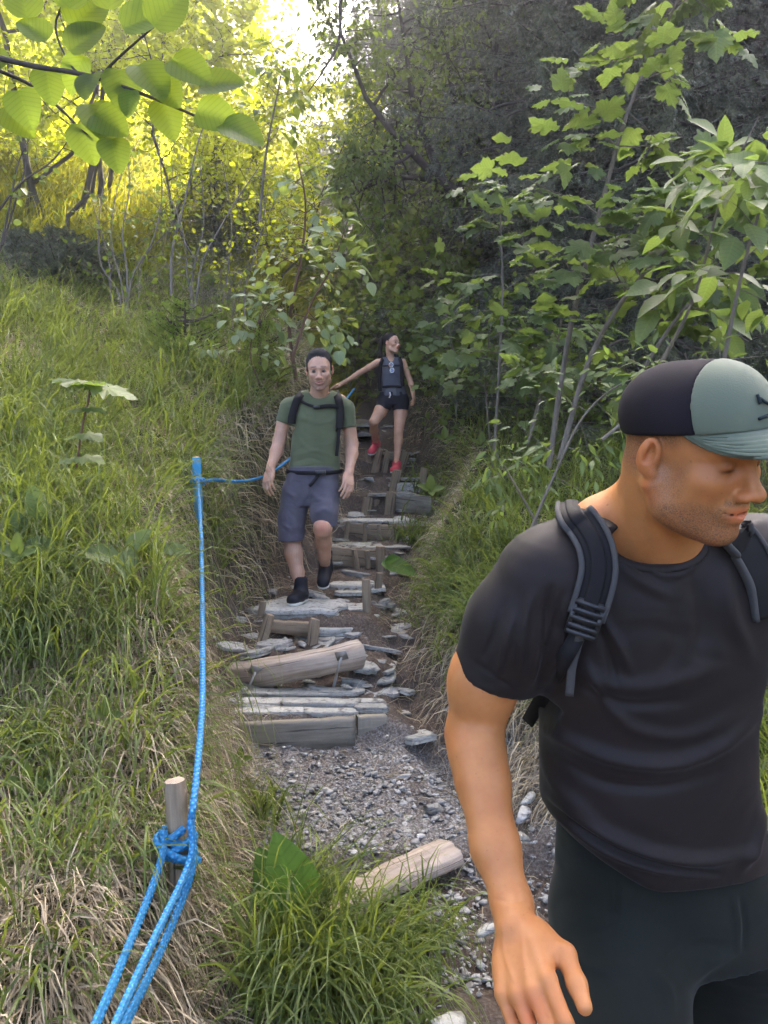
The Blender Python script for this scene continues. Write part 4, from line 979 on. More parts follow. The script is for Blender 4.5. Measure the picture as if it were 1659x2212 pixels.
# ---------------------------------------------------------------- the man in front (black shirt, cap)
def fg_man():
    HC = P(1493, 972, 1.05); HR = headR(R(35), R(17), R(8)); HS = .955
    sh_r, el, wr = P(1150, 1215, 1.17), P(1024, 1585, 1.22), P(1106, 1955, 1.05)
    sh_l, el_l, wr_l = P(1715, 1225, 1.24), P(1800, 1600, 1.36), P(1840, 1950, 1.3)
    hipc = P(1450, 1920, 1.34); yw = R(14)
    org = np.array([hipc[0], hipc[1], -1.6])
    B = Field()
    # neck and upper chest (visible at the collar)
    head_field(B, HC, HR, HS, jaw=1.2, mouth=.2, lids=.35, lip=.3)
    B.ell((0, .025, -.085), (.045, .045, .03), .03)
    B.frame()
    nb = P(1418, 1215, 1.20)
    nk = HC+HR@np.array([0, -.03, -.03])*HS
    B.cone(nb+np.array([0, .012, .0]), nk, .064, .065, .02)
    B.cone(P(1330, 1120, 1.2), HC+HR@np.array([-.03, -.045, -.04]), .035, .035, .03)
    B.cone(HC+HR@np.array([-.045, 0, -.04]), P(1445, 1205, 1.18), .026, .016, .03)
    B.cone(P(1290, 1150, 1.2), P(1560, 1170, 1.24), .05, .05, .05)
    B.ell(P(1420, 1300, 1.23), (.15, .085, .12), .04)
    V1, Q1 = B.build(.0026); V1 = relax(V1, Q1, 1, .4)
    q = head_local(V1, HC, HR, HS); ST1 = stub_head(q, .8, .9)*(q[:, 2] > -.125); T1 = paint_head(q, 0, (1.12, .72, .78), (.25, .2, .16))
    V1 = folds(V1, Q1, [([(1606, 1060), (1580, 1074), (1560, 1094), (1552, 1116)], 6, -.0009), ([(1540, 1100), (1530, 1112), (1530, 1126)], 3.5, -.0014), ([(1545, 1030), (1560, 1036), (1580, 1034)], 3, -.0010), ([(1420, 1190), (1400, 1130), (1385, 1080)], 8, .0022)], front=False)
    far = (q[:, 2] < -.125)*1.; T1 = T1*(1-far[:, None])+far[:, None]*1.0
    # right arm and hand
    A = Field()
    A.chain([P(1150, 1240, 1.2), P(1092, 1340, 1.2), P(1045, 1480, 1.22), el], [.05, .052, .050, .041], .03)
    A.ell(P(1040, 1470, 1.21), (.05, .05, .07), .02)
    A.cone(el, P(1045, 1690, 1.17), .041, .0405, .03).cone(P(1030, 1630, 1.185), P(1070, 1830, 1.105), .042, .034, .02)
    A.cone(P(1070, 1830, 1.105), wr, .034, .0265, .02)
    A.ell(P(1010, 1595, 1.235), (.026, .03, .03), .02)
    az = wr-P(1128, 2090, .96)
    HRm = frame_from(az, np.array([-.35, -.9, .15]))
    hand(A, wr+nrm(P(1128, 2080, .96)-wr)*.03, HRm, 1.12, side=1 if HRm[0, 0] > 0 else -1, curl=.62, thumb=.7, curls=[.5, .62, .68, .72])
    V2, Q2 = A.build(.0028); V2 = relax(V2, Q2, 1, .4)
    u, v = UV(V2); k = sst((v-2110)/60)*np.exp(-((u-1145)/35)**2); T2 = np.ones((len(V2), 3))*(1-.22*k[:, None]*np.array([0, 1, .9]))
    T2 *= (1-.0*k[:, None])
    # tendons and veins
    V2 = folds(V2, Q2, [([(1085, 1990), (1090, 2060), (1110, 2120)], 5, .0012), ([(1125, 1985), (1130, 2060), (1140, 2130)], 6, .0010), ([(1110, 1700), (1130, 1800), (1140, 1900)], 6, .0008), ([(1060, 1940), (1110, 1950), (1150, 1935)], 5, -.0010)])
    # rest of the body under the clothes: torso, legs, left arm
    C = Field()
    C.loft([(P(1420, 1240, 1.24), .15, .08, yw), (P(1400, 1500, 1.27), .15, .09, yw), (P(1420, 1900, 1.34), .16, .1, yw)], .03)
    rk, rf = np.array([.34, .98, -1.08]), np.array([.30, 1.12, -1.52]); lk, lf = np.array([.66, 1.45, -1.12]), np.array([.68, 1.72, -1.46])
    C.chain([P(1350, 1930, 1.33), rk, rf], [.08, .055, .04], .03).chain([P(1600, 1930, 1.36), lk, lf], [.08, .055, .04], .03)
    C.chain([sh_l, el_l, wr_l], [.055, .042, .028], .03)
    hand(C, wr_l, frame_from(wr_l-(wr_l+np.array([0, -.05, -.1])), np.array([.9, -.3, 0])), 1, side=-1)
    V3, Q3 = C.build(.009)
    V = np.vstack([V1, V2, V3]); Q = np.vstack([Q1, Q2+len(V1), Q3+len(V1)+len(V2)]); T = np.vstack([T1, T2, np.ones((len(V3), 3))])
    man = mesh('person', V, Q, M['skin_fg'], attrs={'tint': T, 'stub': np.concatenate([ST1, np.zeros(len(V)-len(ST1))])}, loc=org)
    tag(man, 'man in black t-shirt and green cap close in front, looking down to the right', 'person')
    # t shirt
    S = Field()
    S.loft([(P(1425, 1140, 1.21), .12, .07, yw), (P(1428, 1200, 1.22), .20, .095, yw), (P(1420, 1300, 1.235), .205, .118, yw), (P(1408, 1420, 1.25), .195, .124, yw),
            (P(1397, 1540, 1.27), .183, .125, yw), (P(1398, 1680, 1.29), .186, .130, yw), (P(1408, 1800, 1.31), .198, .134, yw), (P(1425, 1960, 1.34), .206, .135, yw)], .03, n=2.5)
    S.cone(P(1310, 1185, 1.2), P(1200, 1222, 1.19), .055, .066, .05)
    S.cone(P(1380, 1180, 1.22), P(1310, 1150, 1.2), .05, .045, .04)
    S.cone(P(1500, 1190, 1.24), P(1660, 1200, 1.25), .055, .066, .05)
    S.chain([P(1168, 1268, 1.185), P(1115, 1350, 1.2), P(1050, 1490, 1.22)], [.076, .074, .068], .04)
    S.chain([sh_l, P(1765, 1350, 1.27), P(1800, 1500, 1.3)], [.075, .07, .064], .03)
    # sleeve cuts
    ad = nrm(P(1050, 1490, 1.22)-P(1112, 1330, 1.2))
    V0, Q0 = S.build(.0052)
    V0 = relax(V0, Q0, 2)
    # build with cuts: sleeve end plane only affects the sleeve -> done by a second field for accuracy
    S2 = Field(); S2.it = list(S.it)
    S2.frame()
    c0 = P(1053, 1462, 1.22)
    def slv(Q):
        w = (Q-c0.astype(np.float32)); return -(w@np.asarray(ad, np.float32))
    S2.it.append((lambda Q: np.maximum(slv(Q), np.sqrt(((Q-c0.astype(np.float32))**2).sum(-1))-.13), c0-.13, c0+.13, .004, '-'))
    S2.cone(P(1392, 1118, 1.2), nk, .072, .074, .006, '-')           # neck opening
    S2.ell(P(1408, 1168, 1.15), (.072, .09, .034), .008, '-')
    S2.plane(P(1388, 1893, 1.25), np.array([.0, -.16, -1.]), .004)
    S2.plane(P(1195, 1752, 1.3), np.array([-.62, -.0, -1.]), .02)
    fl = [([(1150, 1560), (1230, 1600), (1330, 1640), (1450, 1650), (1560, 1610), (1640, 1540)], 16, .009), ([(1180, 1620), (1300, 1690), (1430, 1700), (1550, 1670)], 12, -.005),
          ([(1160, 1690), (1260, 1770), (1370, 1830), (1500, 1860), (1640, 1840)], 14, .010), ([(1190, 1735), (1290, 1810), (1400, 1860), (1540, 1885)], 8, -.006), ([(1180, 1745), (1300, 1835), (1420, 1880), (1560, 1900)], 7, .005),
          ([(1160, 1600), (1200, 1690), (1290, 1770)], 12, .006), ([(1600, 1880), (1630, 1820), (1650, 1750)], 12, .007),
          ([(1300, 1330), (1340, 1400), (1360, 1450)], 9, .006), ([(1290, 1350), (1320, 1430), (1330, 1480)], 7, -.005), ([(1240, 1440), (1330, 1480), (1430, 1480), (1560, 1440)], 18, .005), ([(1250, 1480), (1350, 1520), (1480, 1515)], 12, -.005),
          ([(1350, 1560), (1300, 1500), (1270, 1430)], 10, .005), ([(1500, 1250), (1520, 1340), (1500, 1430)], 22, -.006), ([(1560, 1210), (1580, 1330), (1620, 1420)], 20, .006), ([(1330, 1210), (1390, 1260), (1450, 1290)], 12, .004),
          ([(1385, 1215), (1430, 1243), (1480, 1238), (1510, 1205)], 5, .003),
          ([(1150, 1280), (1130, 1370), (1125, 1450)], 8, .007), ([(1190, 1270), (1175, 1360), (1160, 1430)], 9, -.007), ([(1110, 1330), (1090, 1400), (1075, 1460)], 8, .006), ([(1175, 1330), (1165, 1400), (1150, 1470)], 7, .007), ([(1090, 1300), (1065, 1370), (1045, 1420)], 7, -.004), ([(1215, 1300), (1205, 1360), (1190, 1420)], 7, .005),
          ([(1005, 1418), (1055, 1450), (1108, 1490)], 3.5, -.0018)]
    fl = [(a_, b_, c_*1.5) for a_, b_, c_ in fl]+[([(1215, 1285), (1195, 1380), (1160, 1490)], 9, -.009), ([(1228, 1290), (1215, 1380), (1185, 1470)], 7, .006), ([(1470, 1290), (1460, 1390), (1430, 1450)], 16, -.004), ([(1290, 1500), (1360, 1570), (1480, 1590), (1600, 1540)], 14, .006)]
    sh = sdf_obj('t_shirt', S2, .0048, M['shirt_black'], man, 3, fold=fl)
    Vs = np.array([v.co[:] for v in sh.data.vertices])+org
    cl = [onto(Vs, *c, .0035) for c in ((1296, 1122), (1325, 1152), (1360, 1185), (1400, 1210), (1440, 1220), (1475, 1208), (1500, 1180))]
    Ng = Field(); Ng.cone(P(1392, 1118, 1.2), nk, .072, .074, .006); Ng.ell(P(1408, 1168, 1.15), (.072, .09, .034), .008)
    fa, fb = Ng.it[0][0], Ng.it[1][0]; S3 = Field(); S3.it = [((lambda Q, f_=i_[0]: f_(Q)-.0022), i_[1], i_[2], i_[3], i_[4]) if i_[4] == '+' else i_ for i_ in S2.it]
    S3.it.append((lambda Q: smin(fa(Q), fb(Q), .008)-.015, np.array([-1e3]*3), np.array([1e3]*3), .001, '^')); lo_ = P(1270, 1240, 1.0); hi_ = P(1560, 1060, 1.4)
    sdf_obj('collar', S3, .0034, M['shirt_black'], sh, 2, lo=np.array([lo_[0]-.02, .95, lo_[2]-.09]), hi=np.array([hi_[0]+.05, 1.4, hi_[2]+.03]))
    0 and mobj('collar', [strap(resample(cl, 30), .017, .004, (-.1, -1, .5), 40)], M['shirt_black'], sh)
    # trousers
    T_ = Field()
    T_.loft([(P(1420, 1760, 1.32), .180, .118, yw), (P(1432, 1850, 1.33), .196, .128, yw), (P(1450, 1960, 1.34), .21, .135, yw), (P(1465, 2020, 1.35), .205, .13, yw)], .05)
    T_.chain([P(1335, 1985, 1.31), (rk+P(1335, 1985, 1.31))*.5+np.array([-.005, -.01, 0]), rk, rf], [.118, .105, .085, .07], .03)
    T_.chain([P(1600, 1990, 1.38), lk, lf], [.112, .085, .07], .02)
    tf = [([(1585, 1935), (1592, 1990), (1595, 2050)], 6, .006), ([(1600, 1940), (1610, 2000), (1605, 2050)], 5, -.005), ([(1315, 1870), (1330, 1930), (1318, 2000), (1270, 2020)], 6, -.004), ([(1310, 1870), (1322, 1930), (1310, 1990)], 5, .004),
          ([(1590, 2055), (1530, 2085), (1480, 2130)], 12, .007), ([(1570, 2040), (1490, 2050), (1420, 2100)], 16, -.005), ([(1400, 2090), (1440, 2140), (1450, 2200)], 14, .006), ([(1210, 2050), (1290, 2090), (1370, 2090)], 14, .004), ([(1230, 2120), (1250, 2200)], 12, -.004)]
    sdf_obj('trousers', T_, .0065, M['pants_black'], man, 2, fold=tf)
    for nm, f in (('boot', rf), ('boot', lf)):
        Bf = Field(); Bf.chain([f+np.array([0, .04, -.02]), f+np.array([0, -.06, -.05]), f+np.array([0, -.14, -.07])], [.05, .045, .035], .03); sdf_obj(nm, Bf, .01, M['shoe_black'], man, 1)
    # cap: in head space
    Cp = Field().frame(HC, HR, HS)
    Cp.ell((0, -.012, .045), (.0855, .109, .0800), .01); Cp.ell((0, .03, .06), (.072, .064, .070), .03)
    capn = HR@np.array([0, .26, -1.]); capo = HC+HR@np.array([0, 0, .030])*HS
    Cp.plane(capo, capn, .003)
    Vc, Qc = Cp.build(.0026); Vc = relax(Vc, Qc, 2)
    qc = head_local(Vc, HC, HR, HS)
    cap = thing('cap', HC, None, None); cap.parent = man; cap.location = HC-org
    seam_n = HR@nrm(np.array([0, 1, .42])); seam_p = HC+HR@np.array([0, .050, .045])*HS
    Bk_ = Field(); Bk_.it = list(Cp.it); Bk_.plane(seam_p, seam_n); sdf_obj('mesh_back', Bk_, .0024, M['cap_dark'], cap, 1)
    Fr = Field(); Fr.it = []; Fr.frame(HC, HR, HS); Fr.ell((0, -.012, .045), (.0868, .1103, .0813), .01); Fr.ell((0, .03, .06), (.0735, .0655, .0713), .03); Fr.plane(capo, capn, .003); Fr.plane(seam_p, -seam_n, .001)
    fp = sdf_obj('front_panel', Fr, .0024, M['cap_green'], cap, 1); a2 = np.array([v.co[:] for v in fp.data.vertices])+HC
    # brim: curved sheet with stitching grooves
    nu, nv_ = 44, 26; tt = np.linspace(0, 1, nv_); aa = np.linspace(-1, 1, nu)
    Gx = np.zeros((nu, nv_, 3))
    for i_, a_ in enumerate(aa):
        th_ = a_*R(72); x0 = .080*math.sin(th_); y0 = .006+.090*math.cos(th_)
        y1 = y0+.080*(1-abs(a_)**2.4); x1 = x0*(1+.05*(1-abs(a_)))
        for j_, t_ in enumerate(tt):
            x = x0+(x1-x0)*t_; yv = y0+(y1-y0)*t_; z = .032+.26*y0-.02*(yv-y0)-t_*(.008+3.6*x*x)*(1-abs(a_)**5)+.0011*math.sin(t_*44)*(t_ > .15)
            Gx[i_, j_] = (x, yv, z)
    W = (HC+(Gx.reshape(-1, 3)@HR.T)*HS); i_ = np.arange(nu-1)[:, None]*nv_; j_ = np.arange(nv_-1)[None]
    Fb = np.stack([i_+j_, i_+j_+1, i_+nv_+j_+1, i_+nv_+j_], -1).reshape(-1, 4)
    br = mesh('brim', W, Fb, M['cap_green'], cap, attrs={'tint': np.ones((len(W), 3))})
    md = br.modifiers.new('s', 'SOLIDIFY'); md.thickness = .004; md.offset = 0
    # top button, seam lines, printed mark
    Fb2 = Field().frame(HC, HR, HS); Fb2.ell((0, -.01, .1255), (.008, .008, .004), 0); sdf_obj('button', Fb2, .002, M['cap_green'], cap, 0)
    def capt(x, y, z):   # project a local direction onto the shell
        d = nrm(np.array([x, y, z])-np.array([0, 0, .045])); qq = qc-np.array([0, 0, .045]); k = np.argmax(nrm(qq)@d); return Vc[k]+ (HR@d)*.0030
    m1 = [capt(-.031, .09, .105), capt(-.03, .095, .085), capt(-.022, .097, .095), capt(-.010, .1, .075)]
    lg = []
    for pl in ([(1636, 852), (1643, 872), (1641, 860), (1652, 868), (1672, 878), (1690, 880)], [(1640, 905), (1655, 899), (1672, 893), (1688, 880)], [(1672, 850), (1680, 870), (1676, 892)]):
        pts = [onto(a2, u_, v_, .0016) for u_, v_ in pl]; lg.append(tube(resample(pts, 16), .0022, 6))
    mobj('logo', lg, M['logo'], cap)
    # ---- backpack
    bp = thing('backpack', P(1420, 1500, 1.48), 'black backpack worn by the man in front, grey edged shoulder strap with buckle', 'backpack')
    Bk = Field(); Bk.loft([(P(1420, 1090, 1.44), .13, .05, yw), (P(1420, 1250, 1.46), .165, .085, yw), (P(1380, 1450, 1.5), .20, .10, yw), (P(1390, 1640, 1.5), .19, .095, yw), (P(1400, 1700, 1.5), .12, .06, yw)], .03, n=3.2)
    sdf_obj('pack_body', Bk, .008, M['strap'], bp, 2)
    Vs = np.array([v.co[:] for v in sh.data.vertices])+org
    path = [(1268, 1092), (1300, 1130), (1298, 1190), (1296, 1250), (1284, 1310), (1264, 1345)]
    cen = [(1215, 1095), (1240, 1110), (1262, 1135), (1285, 1177), (1293, 1228), (1283, 1280), (1266, 1332)]
    c3 = [P(1235, 1090, 1.33)]+[onto(Vs, *c, .011) for c in cen[1:]]
    nn = []
    for c in c3: nn.append(c)
    cr = resample(c3, 40); T = nrm(np.gradient(cr, axis=0))
    nv = np.linspace(0, 1, 40)[:, None]; nor = nrm(np.array([-.1, -.35, .95])*(1-sst(nv*3))+np.array([-.25, -1, .1])*sst(nv*3))
    nor = nrm(nor-T*(nor*T).sum(1, keepdims=True)); s_ = np.cross(T, nor)
    def wide(w, th, off=0, lift=0):
        k = 12; a = np.linspace(0, 2*np.pi, k, endpoint=False); ex = np.sign(np.cos(a))*np.abs(np.cos(a))**.6; ey = np.sign(np.sin(a))*np.abs(np.sin(a))**.6
        V = cr[:, None]+s_[:, None]*(ex[None, :, None]*w/2+off)+nor[:, None]*(ey[None, :, None]*th/2+lift); n = 40
        i = np.arange(n-1)[:, None]*k; j = np.arange(k)[None]; j2 = (j+1) % k
        return V.reshape(-1, 3), [np.stack([i+j, i+j2, i+k+j2, i+k+j], -1).reshape(-1, 4), np.array([np.arange(k)[::-1], (n-1)*k+np.arange(k)])], None, None
    st = mobj('shoulder_strap', [wide(.044, .011)], M['strap'], bp)
    mobj('edge_binding', [wide(.009, .015, -.0235), wide(.009, .015, .0235)], M['strap_edge'], st)
    mobj('webbing', [wide(.022, .006, .0, .0065)], M['strap'], st)
    # buckle: ladder lock
    def at(c, ex, ey, ez, hx, hy, hz):
        V = np.array([c+ex*hx*a+ey*hy*b+ez*hz*d for d in (-1, 1) for b in (-1, 1) for a in (-1, 1)]); return V, [np.array([[0, 2, 3, 1], [4, 5, 7, 6], [0, 1, 5, 4], [2, 6, 7, 3], [0, 4, 6, 2], [1, 3, 7, 5]])]
    e_t, e_s, e_n = nrm(cr[-1]-cr[-6]), s_[-1], nor[-1]
    pb = [at(cr[-1]+e_t*d+e_n*.008, e_s, e_t, e_n, .0215, .0035, .004) for d in (-.020, -.008, .004, .016, .026)]+[at(cr[-1]+e_s*x+e_t*.003+e_n*.006, e_s, e_t, e_n, .0035, .026, .005) for x in (-.020, .020)]+[at(cr[-1]+e_t*-.002+e_n*.004, e_s, e_t, e_n, .018, .024, .003)]
    mobj('buckle', pb, M['plastic'], st, smooth=False)
    tp = [onto(Vs, 1256, 1362, .018), onto(Vs, 1246, 1400, .016), onto(Vs, 1236, 1440, .016), onto(Vs, 1230, 1503, .020)]
    mobj('strap_tail', [strap(tp, .0125, .003, (-.2, -1, .1), 24)], M['strap_edge'], st)
    # lower strap running back under the arm
    lp = [onto(Vs, 1252, 1365, .010), onto(Vs, 1215, 1430, .008), P(1175, 1500, 1.24), P(1140, 1560, 1.36)]
    mobj('lower_strap', [strap(lp, .024, .004, (-.5, -1, .1), 24)], M['strap'], bp)
    # far shoulder strap
    c3 = [P(1560, 1120, 1.34)]+[onto(Vs, u_, v_, .008) for u_, v_ in ((1582, 1140), (1610, 1178), (1632, 1215), (1652, 1262), (1662, 1330))]
    cr = resample(c3, 40); T = nrm(np.gradient(cr, axis=0)); nor = nrm(np.array([.2, -1, .35])-T*(T@np.array([.2, -1, .35]))[:, None]); s_ = np.cross(T, nor)
    st2 = mobj('shoulder_strap', [wide(.055, .011)], M['strap'], bp); mobj('edge_binding', [wide(.009, .015, -.027), wide(.009, .015, .027)], M['strap_edge'], st2)
fg_man()
# ---------------------------------------------------------------- man in green, woman behind
def feat_eyes(par, HC, HR, HS, org, gaze=(0, 1, -.15), r=.0118):
    for x in (-1, 1):
        c = HC+HR@np.array([x*.031, .0765, .0015])*HS
        a = []; n_ = 14
        for i in range(n_+1):
            th = math.pi*i/n_
            for j in range(18): ph = 2*math.pi*j/18; a.append((math.sin(th)*math.cos(ph), math.cos(th), math.sin(th)*math.sin(ph)))
        a = np.array(a); i = np.arange(n_)[:, None]*18; j = np.arange(18)[None]; Q = np.stack([i+j, i+18+j, i+18+(j+1) % 18, i+(j+1) % 18], -1).reshape(-1, 4)
        T = np.where((a[:, 1] > .86)[:, None], np.array([.04, .025, .015]), np.array([.12, .10, .09]))
        g = nrm(np.array(gaze)); Rg = frame_from(np.array([0, 0, 1.]), g)
        V = c+(HR@(Rg@a.T)).T*r*HS
        mesh('eye', V, Q, M['eye'], par, attrs={'tint': T}, loc=org)
def shoe(name, ankle, toe, w, mat, parent, h, sole=True, up=np.array([0, 0, 1.]), high=.05, soleh=.02):
    """ankle: ankle joint; toe: tip of the toe at sole level"""
    ankle, toe = np.asarray(ankle, float), np.asarray(toe, float); f = toe-ankle; f = nrm(f-up*(f@up)); L = np.linalg.norm((toe-ankle)-up*((toe-ankle)@up)); base = ankle+up*((toe-ankle)@up)
    F_ = Field(); F_.cone(ankle+up*high, ankle-up*.01, .045, .044, .01); F_.cone(base+up*.045-f*.02, ankle, .040, .045, .03)
    F_.cone(base+up*.040+f*L*.35, base+up*.034+f*(L-.04), .046, .034, .03); F_.cone(base+up*.035-f*.02, base+up*.034+f*(L-.045), .036, .038, .03); F_.plane(base+up*.012, -up)
    F_.ell(ankle+up*(high+.045), (.034, .034, .03), .004, '-')
    o = sdf_obj(name, F_, h, mat, parent, 1)
    if sole:
        S = Field(); S.cone(base+up*.01-f*.03, base+up*.012+f*(L-.045), .041, .043, .01); S.plane(base+up*(soleh+.004), up, .002); S.plane(base+up*.0, -up, .002); sdf_obj('sole', S, h, M['sole'], o, 1)
    return o

def man_green():
    HS = 1.07; HC = P(690, 799, 5.08); HR = headR(R(2), R(14), R(3)); org = P(650, 1310, 5.0)
    a_sh, a_el, a_wr = P(621, 878, 5.22), P(603, 952, 5.22), P(584, 1012, 5.10)
    b_sh, b_el, b_wr = P(748, 882, 5.22), P(760, 958, 5.25), P(754, 1020, 5.14)
    hipL, knL, anL = P(640, 1065, 5.22), P(631, 1160, 5.15), P(648, 1262, 5.08)
    hipR, knR, anR = P(702, 1065, 5.2), P(697, 1142, 5.02), P(703, 1222, 5.33)
    B = Field(); head_field(B, HC, HR, HS, jaw=1.02, mouth=1.0, lids=.35)
    B.frame(); B.cone(P(690, 862, 5.22), HC+HR@np.array([0, -.03, -.04]), .062, .060, .02); B.cone(P(650, 862, 5.25), P(735, 866, 5.25), .045, .045, .05)
    V1, Q1 = B.build(.0036); V1 = relax(V1, Q1, 1, .35); q = head_local(V1, HC, HR, HS); S1 = stub_head(q, .75); T1 = paint_head(q, 0, (.95, .62, .62), (.22, .18, .17))
    b_ = sst((-q[:, 2]-.083)/.015)*(q[:, 1] > .03)*(q[:, 2] > -.125); T1 = T1*(1-.35*b_[:, None])+np.array([.75, .85, .95])*.35*b_[:, None]
    A = Field()
    A.chain([a_sh, a_el], [.052, .042], .02).chain([a_el, P(597, 975, 5.18), a_wr], [.041, .042, .027], .02)
    hand(A, a_wr+np.array([0, 0, -.0]), frame_from(a_wr-P(578, 1042, 5.06), np.array([-.5, -.8, .1])), 1.05, side=1, curl=.5, thumb=.5)
    A.frame(); A.chain([b_sh, b_el], [.052, .043], .02).chain([b_el, P(760, 980, 5.22), b_wr], [.042, .042, .027], .02)
    hand(A, b_wr, frame_from(b_wr-P(751, 1050, 5.08), np.array([.5, -.8, .1])), 1.05, side=-1, curl=.45, thumb=.5)
    A.frame(); A.chain([P(690, 900, 5.25), P(682, 1000, 5.25), P(672, 1050, 5.22)], [.10, .10, .11], .04)
    A.chain([hipL, knL], [.08, .056], .02).chain([knL, P(634, 1195, 5.12), P(642, 1235, 5.1), anL], [.054, .060, .045, .035], .02)
    A.chain([hipR, knR], [.08, .058], .02).ell(knR, (.058, .055, .06), .02).chain([knR, P(698, 1172, 5.16), P(700, 1200, 5.25), anR], [.054, .058, .045, .035], .02)
    V2, Q2 = A.build(.0046); V2 = relax(V2, Q2, 1, .4)
    hz = (np.sin(V2[:, 0]*410+3*np.sin(V2[:, 2]*90))*np.sin(V2[:, 2]*160))*.5+.5; u, v = UV(V2); T2 = np.ones((len(V2), 3))*(1-.22*hz[:, None]*((v > 930) & ((v < 1010) | (v > 1130)))[:, None]); kn_ = np.exp(-((u-697)/14)**2-((v-1140)/14)**2); T2 *= 1-kn_[:, None]*np.array([0, .3, .35])
    V = np.vstack([V1, V2]); Q = np.vstack([Q1, Q2+len(V1)])
    man = mesh('person', V, Q, M['skin_man'], attrs={'tint': np.vstack([T1, T2]), 'stub': np.concatenate([S1, np.zeros(len(V2))])}, loc=org)
    tag(man, 'man in green t-shirt and grey shorts stepping down onto the big stone slab', 'person'); feat_eyes(man, HC, HR, HS, org, (0, .9, -.45))
    # hair
    Hf = Field().frame(HC, HR, HS); Hf.ell((0, -.022, .050), (.0785, .096, .079), .004); Hf.ell((0, .01, .102), (.052, .045, .022), .02)
    Hf.ell((0, .115, .028), (.062, .07, .062), .008, '-'); Hf.ell((0, .02, -.06), (.3, .115, .072), .008, '-'); Hf.ell((0, -.02, -.12), (.3, .2, .1), .01, '-')
    for x in (-1, 1): Hf.cone((x*.073, .012, .03), (x*.0745, .014, -.002), .006, .005, .004)
    V, Qh = Hf.build(.0034); nn = vnormals(V, Qh); qh = head_local(V, HC, HR, HS); V = V+nn*(rng.normal(size=(len(V), 1))*.0014*HS); mesh('hair', V, Qh, M['hair_grey'], man, attrs={'tint': np.ones((len(V), 3))}, loc=org)
    # shirt
    S = Field()
    S.loft([(P(690, 850, 5.22), .10, .06, 0), (P(690, 866, 5.23), .17, .09, 0), (P(687, 900, 5.23), .172, .115, 0), (P(684, 940, 5.23), .168, .120, 0), (P(681, 980, 5.23), .168, .120, 0), (P(679, 1019, 5.23), .176, .122, 0)], .03, n=2.5)
    S.cone(P(668, 856, 5.23), P(627, 880, 5.23), .045, .062, .04).cone(P(712, 858, 5.23), P(745, 882, 5.23), .045, .062, .04)
    S.chain([P(625, 880, 5.22), P(612, 918, 5.22)], [.064, .060], .02).chain([P(746, 885, 5.22), P(752, 930, 5.22)], [.064, .060], .02)
    S.cone(P(690, 846, 5.2), HC+HR@np.array([0, -.03, -.04]), .072, .07, .006, '-'); S.ell(P(690, 848, 5.14), (.062, .07, .034), .006, '-')
    for c, d in ((P(613, 914, 5.22), P(612, 918, 5.22)-P(625, 880, 5.22)), (P(751, 924, 5.22), P(752, 930, 5.22)-P(746, 885, 5.22))):
        n_ = nrm(d); S.it.append(((lambda Q, c=c, n_=n_: np.maximum(-((Q-c.astype(np.float32))@n_.astype(np.float32)), np.sqrt(((Q-c.astype(np.float32))**2).sum(-1))-.11)), c-.11, c+.11, .003, '-'))
    fl = [([(640, 900), (690, 912), (735, 900)], 6, .006), ([(635, 985), (680, 975), (725, 985)], 5, .004), ([(628, 1000), (670, 990), (700, 1000)], 4, -.005), ([(640, 940), (660, 965), (690, 975)], 5, .004), ([(735, 925), (715, 955), (690, 965)], 5, .005), ([(720, 1000), (730, 980), (728, 950)], 4, .005), ([(614, 880), (610, 900)], 4, .004), ([(745, 895), (752, 915)], 4, .004), ([(655, 885), (660, 905), (650, 930)], 5, -.004), ([(650, 1010), (690, 1004), (730, 1010)], 3, -.004)]
    sh = sdf_obj('t_shirt', S, .005, M['shirt_green'], man, 1, fold=fl)
    T_ = Field(); T_.loft([(P(678, 1008, 5.22), .168, .118, 0), (P(675, 1035, 5.22), .182, .125, 0), (P(672, 1070, 5.21), .192, .13, 0), (P(670, 1092, 5.2), .17, .12, 0)], .03)
    T_.chain([P(641, 1065, 5.2), P(630, 1120, 5.16), P(629, 1172, 5.13)], [.104, .092, .090], .02).chain([P(702, 1065, 5.18), P(700, 1110, 5.08), P(702, 1150, 5.06)], [.105, .092, .078], .02)
    T_.plane(P(628, 1168, 5.1), np.array([.03, .1, -1]), .003)
    c = P(701, 1130, 5.06); T_.it.append(((lambda Q: np.maximum((Q-c.astype(np.float32))@nrm(np.array([.12, -.35, 1.])).astype(np.float32), np.sqrt(((Q-c.astype(np.float32)+np.array([0, 0, .06], np.float32))**2).sum(-1))-.14)), c-.2, c+.2, .003, '-'))
    fl = [([(668, 1045), (660, 1075), (640, 1095)], 6, .008), ([(668, 1060), (690, 1080), (712, 1085)], 6, .008), ([(620, 1100), (640, 1120), (650, 1140)], 6, -.006), ([(615, 1060), (640, 1075)], 5, .006), ([(680, 1110), (700, 1100), (718, 1110)], 5, .007), ([(715, 1060), (718, 1100), (716, 1130)], 5, .006), ([(610, 1130), (630, 1150)], 5, .006), ([(665, 1030), (672, 1060), (668, 1090)], 4, -.008), ([(648, 1110), (655, 1150)], 5, -.006)]
    sdf_obj('shorts', T_, .005, M['shorts_grey'], man, 1, fold=fl)
    shoe('boot', P(650, 1278, 5.08), P(628, 1310, 4.90), .05, M['shoe_black'], man, .0045, high=.075)
    # rear foot points steeply down
    upv = nrm(P(703, 1222, 5.33)-P(700, 1262, 5.36)+np.array([0, -.12, .06])); shoe('boot', P(704, 1232, 5.36), P(697, 1268, 5.18)+np.array([0, 0, -.02]), .05, M['shoe_black'], man, .0045, up=nrm(np.array([0, -.45, .9])), high=.075)
    # backpack
    bp = thing('backpack', P(690, 950, 5.45), 'black backpack of the man in green, with chest strap and hip belt', 'backpack')
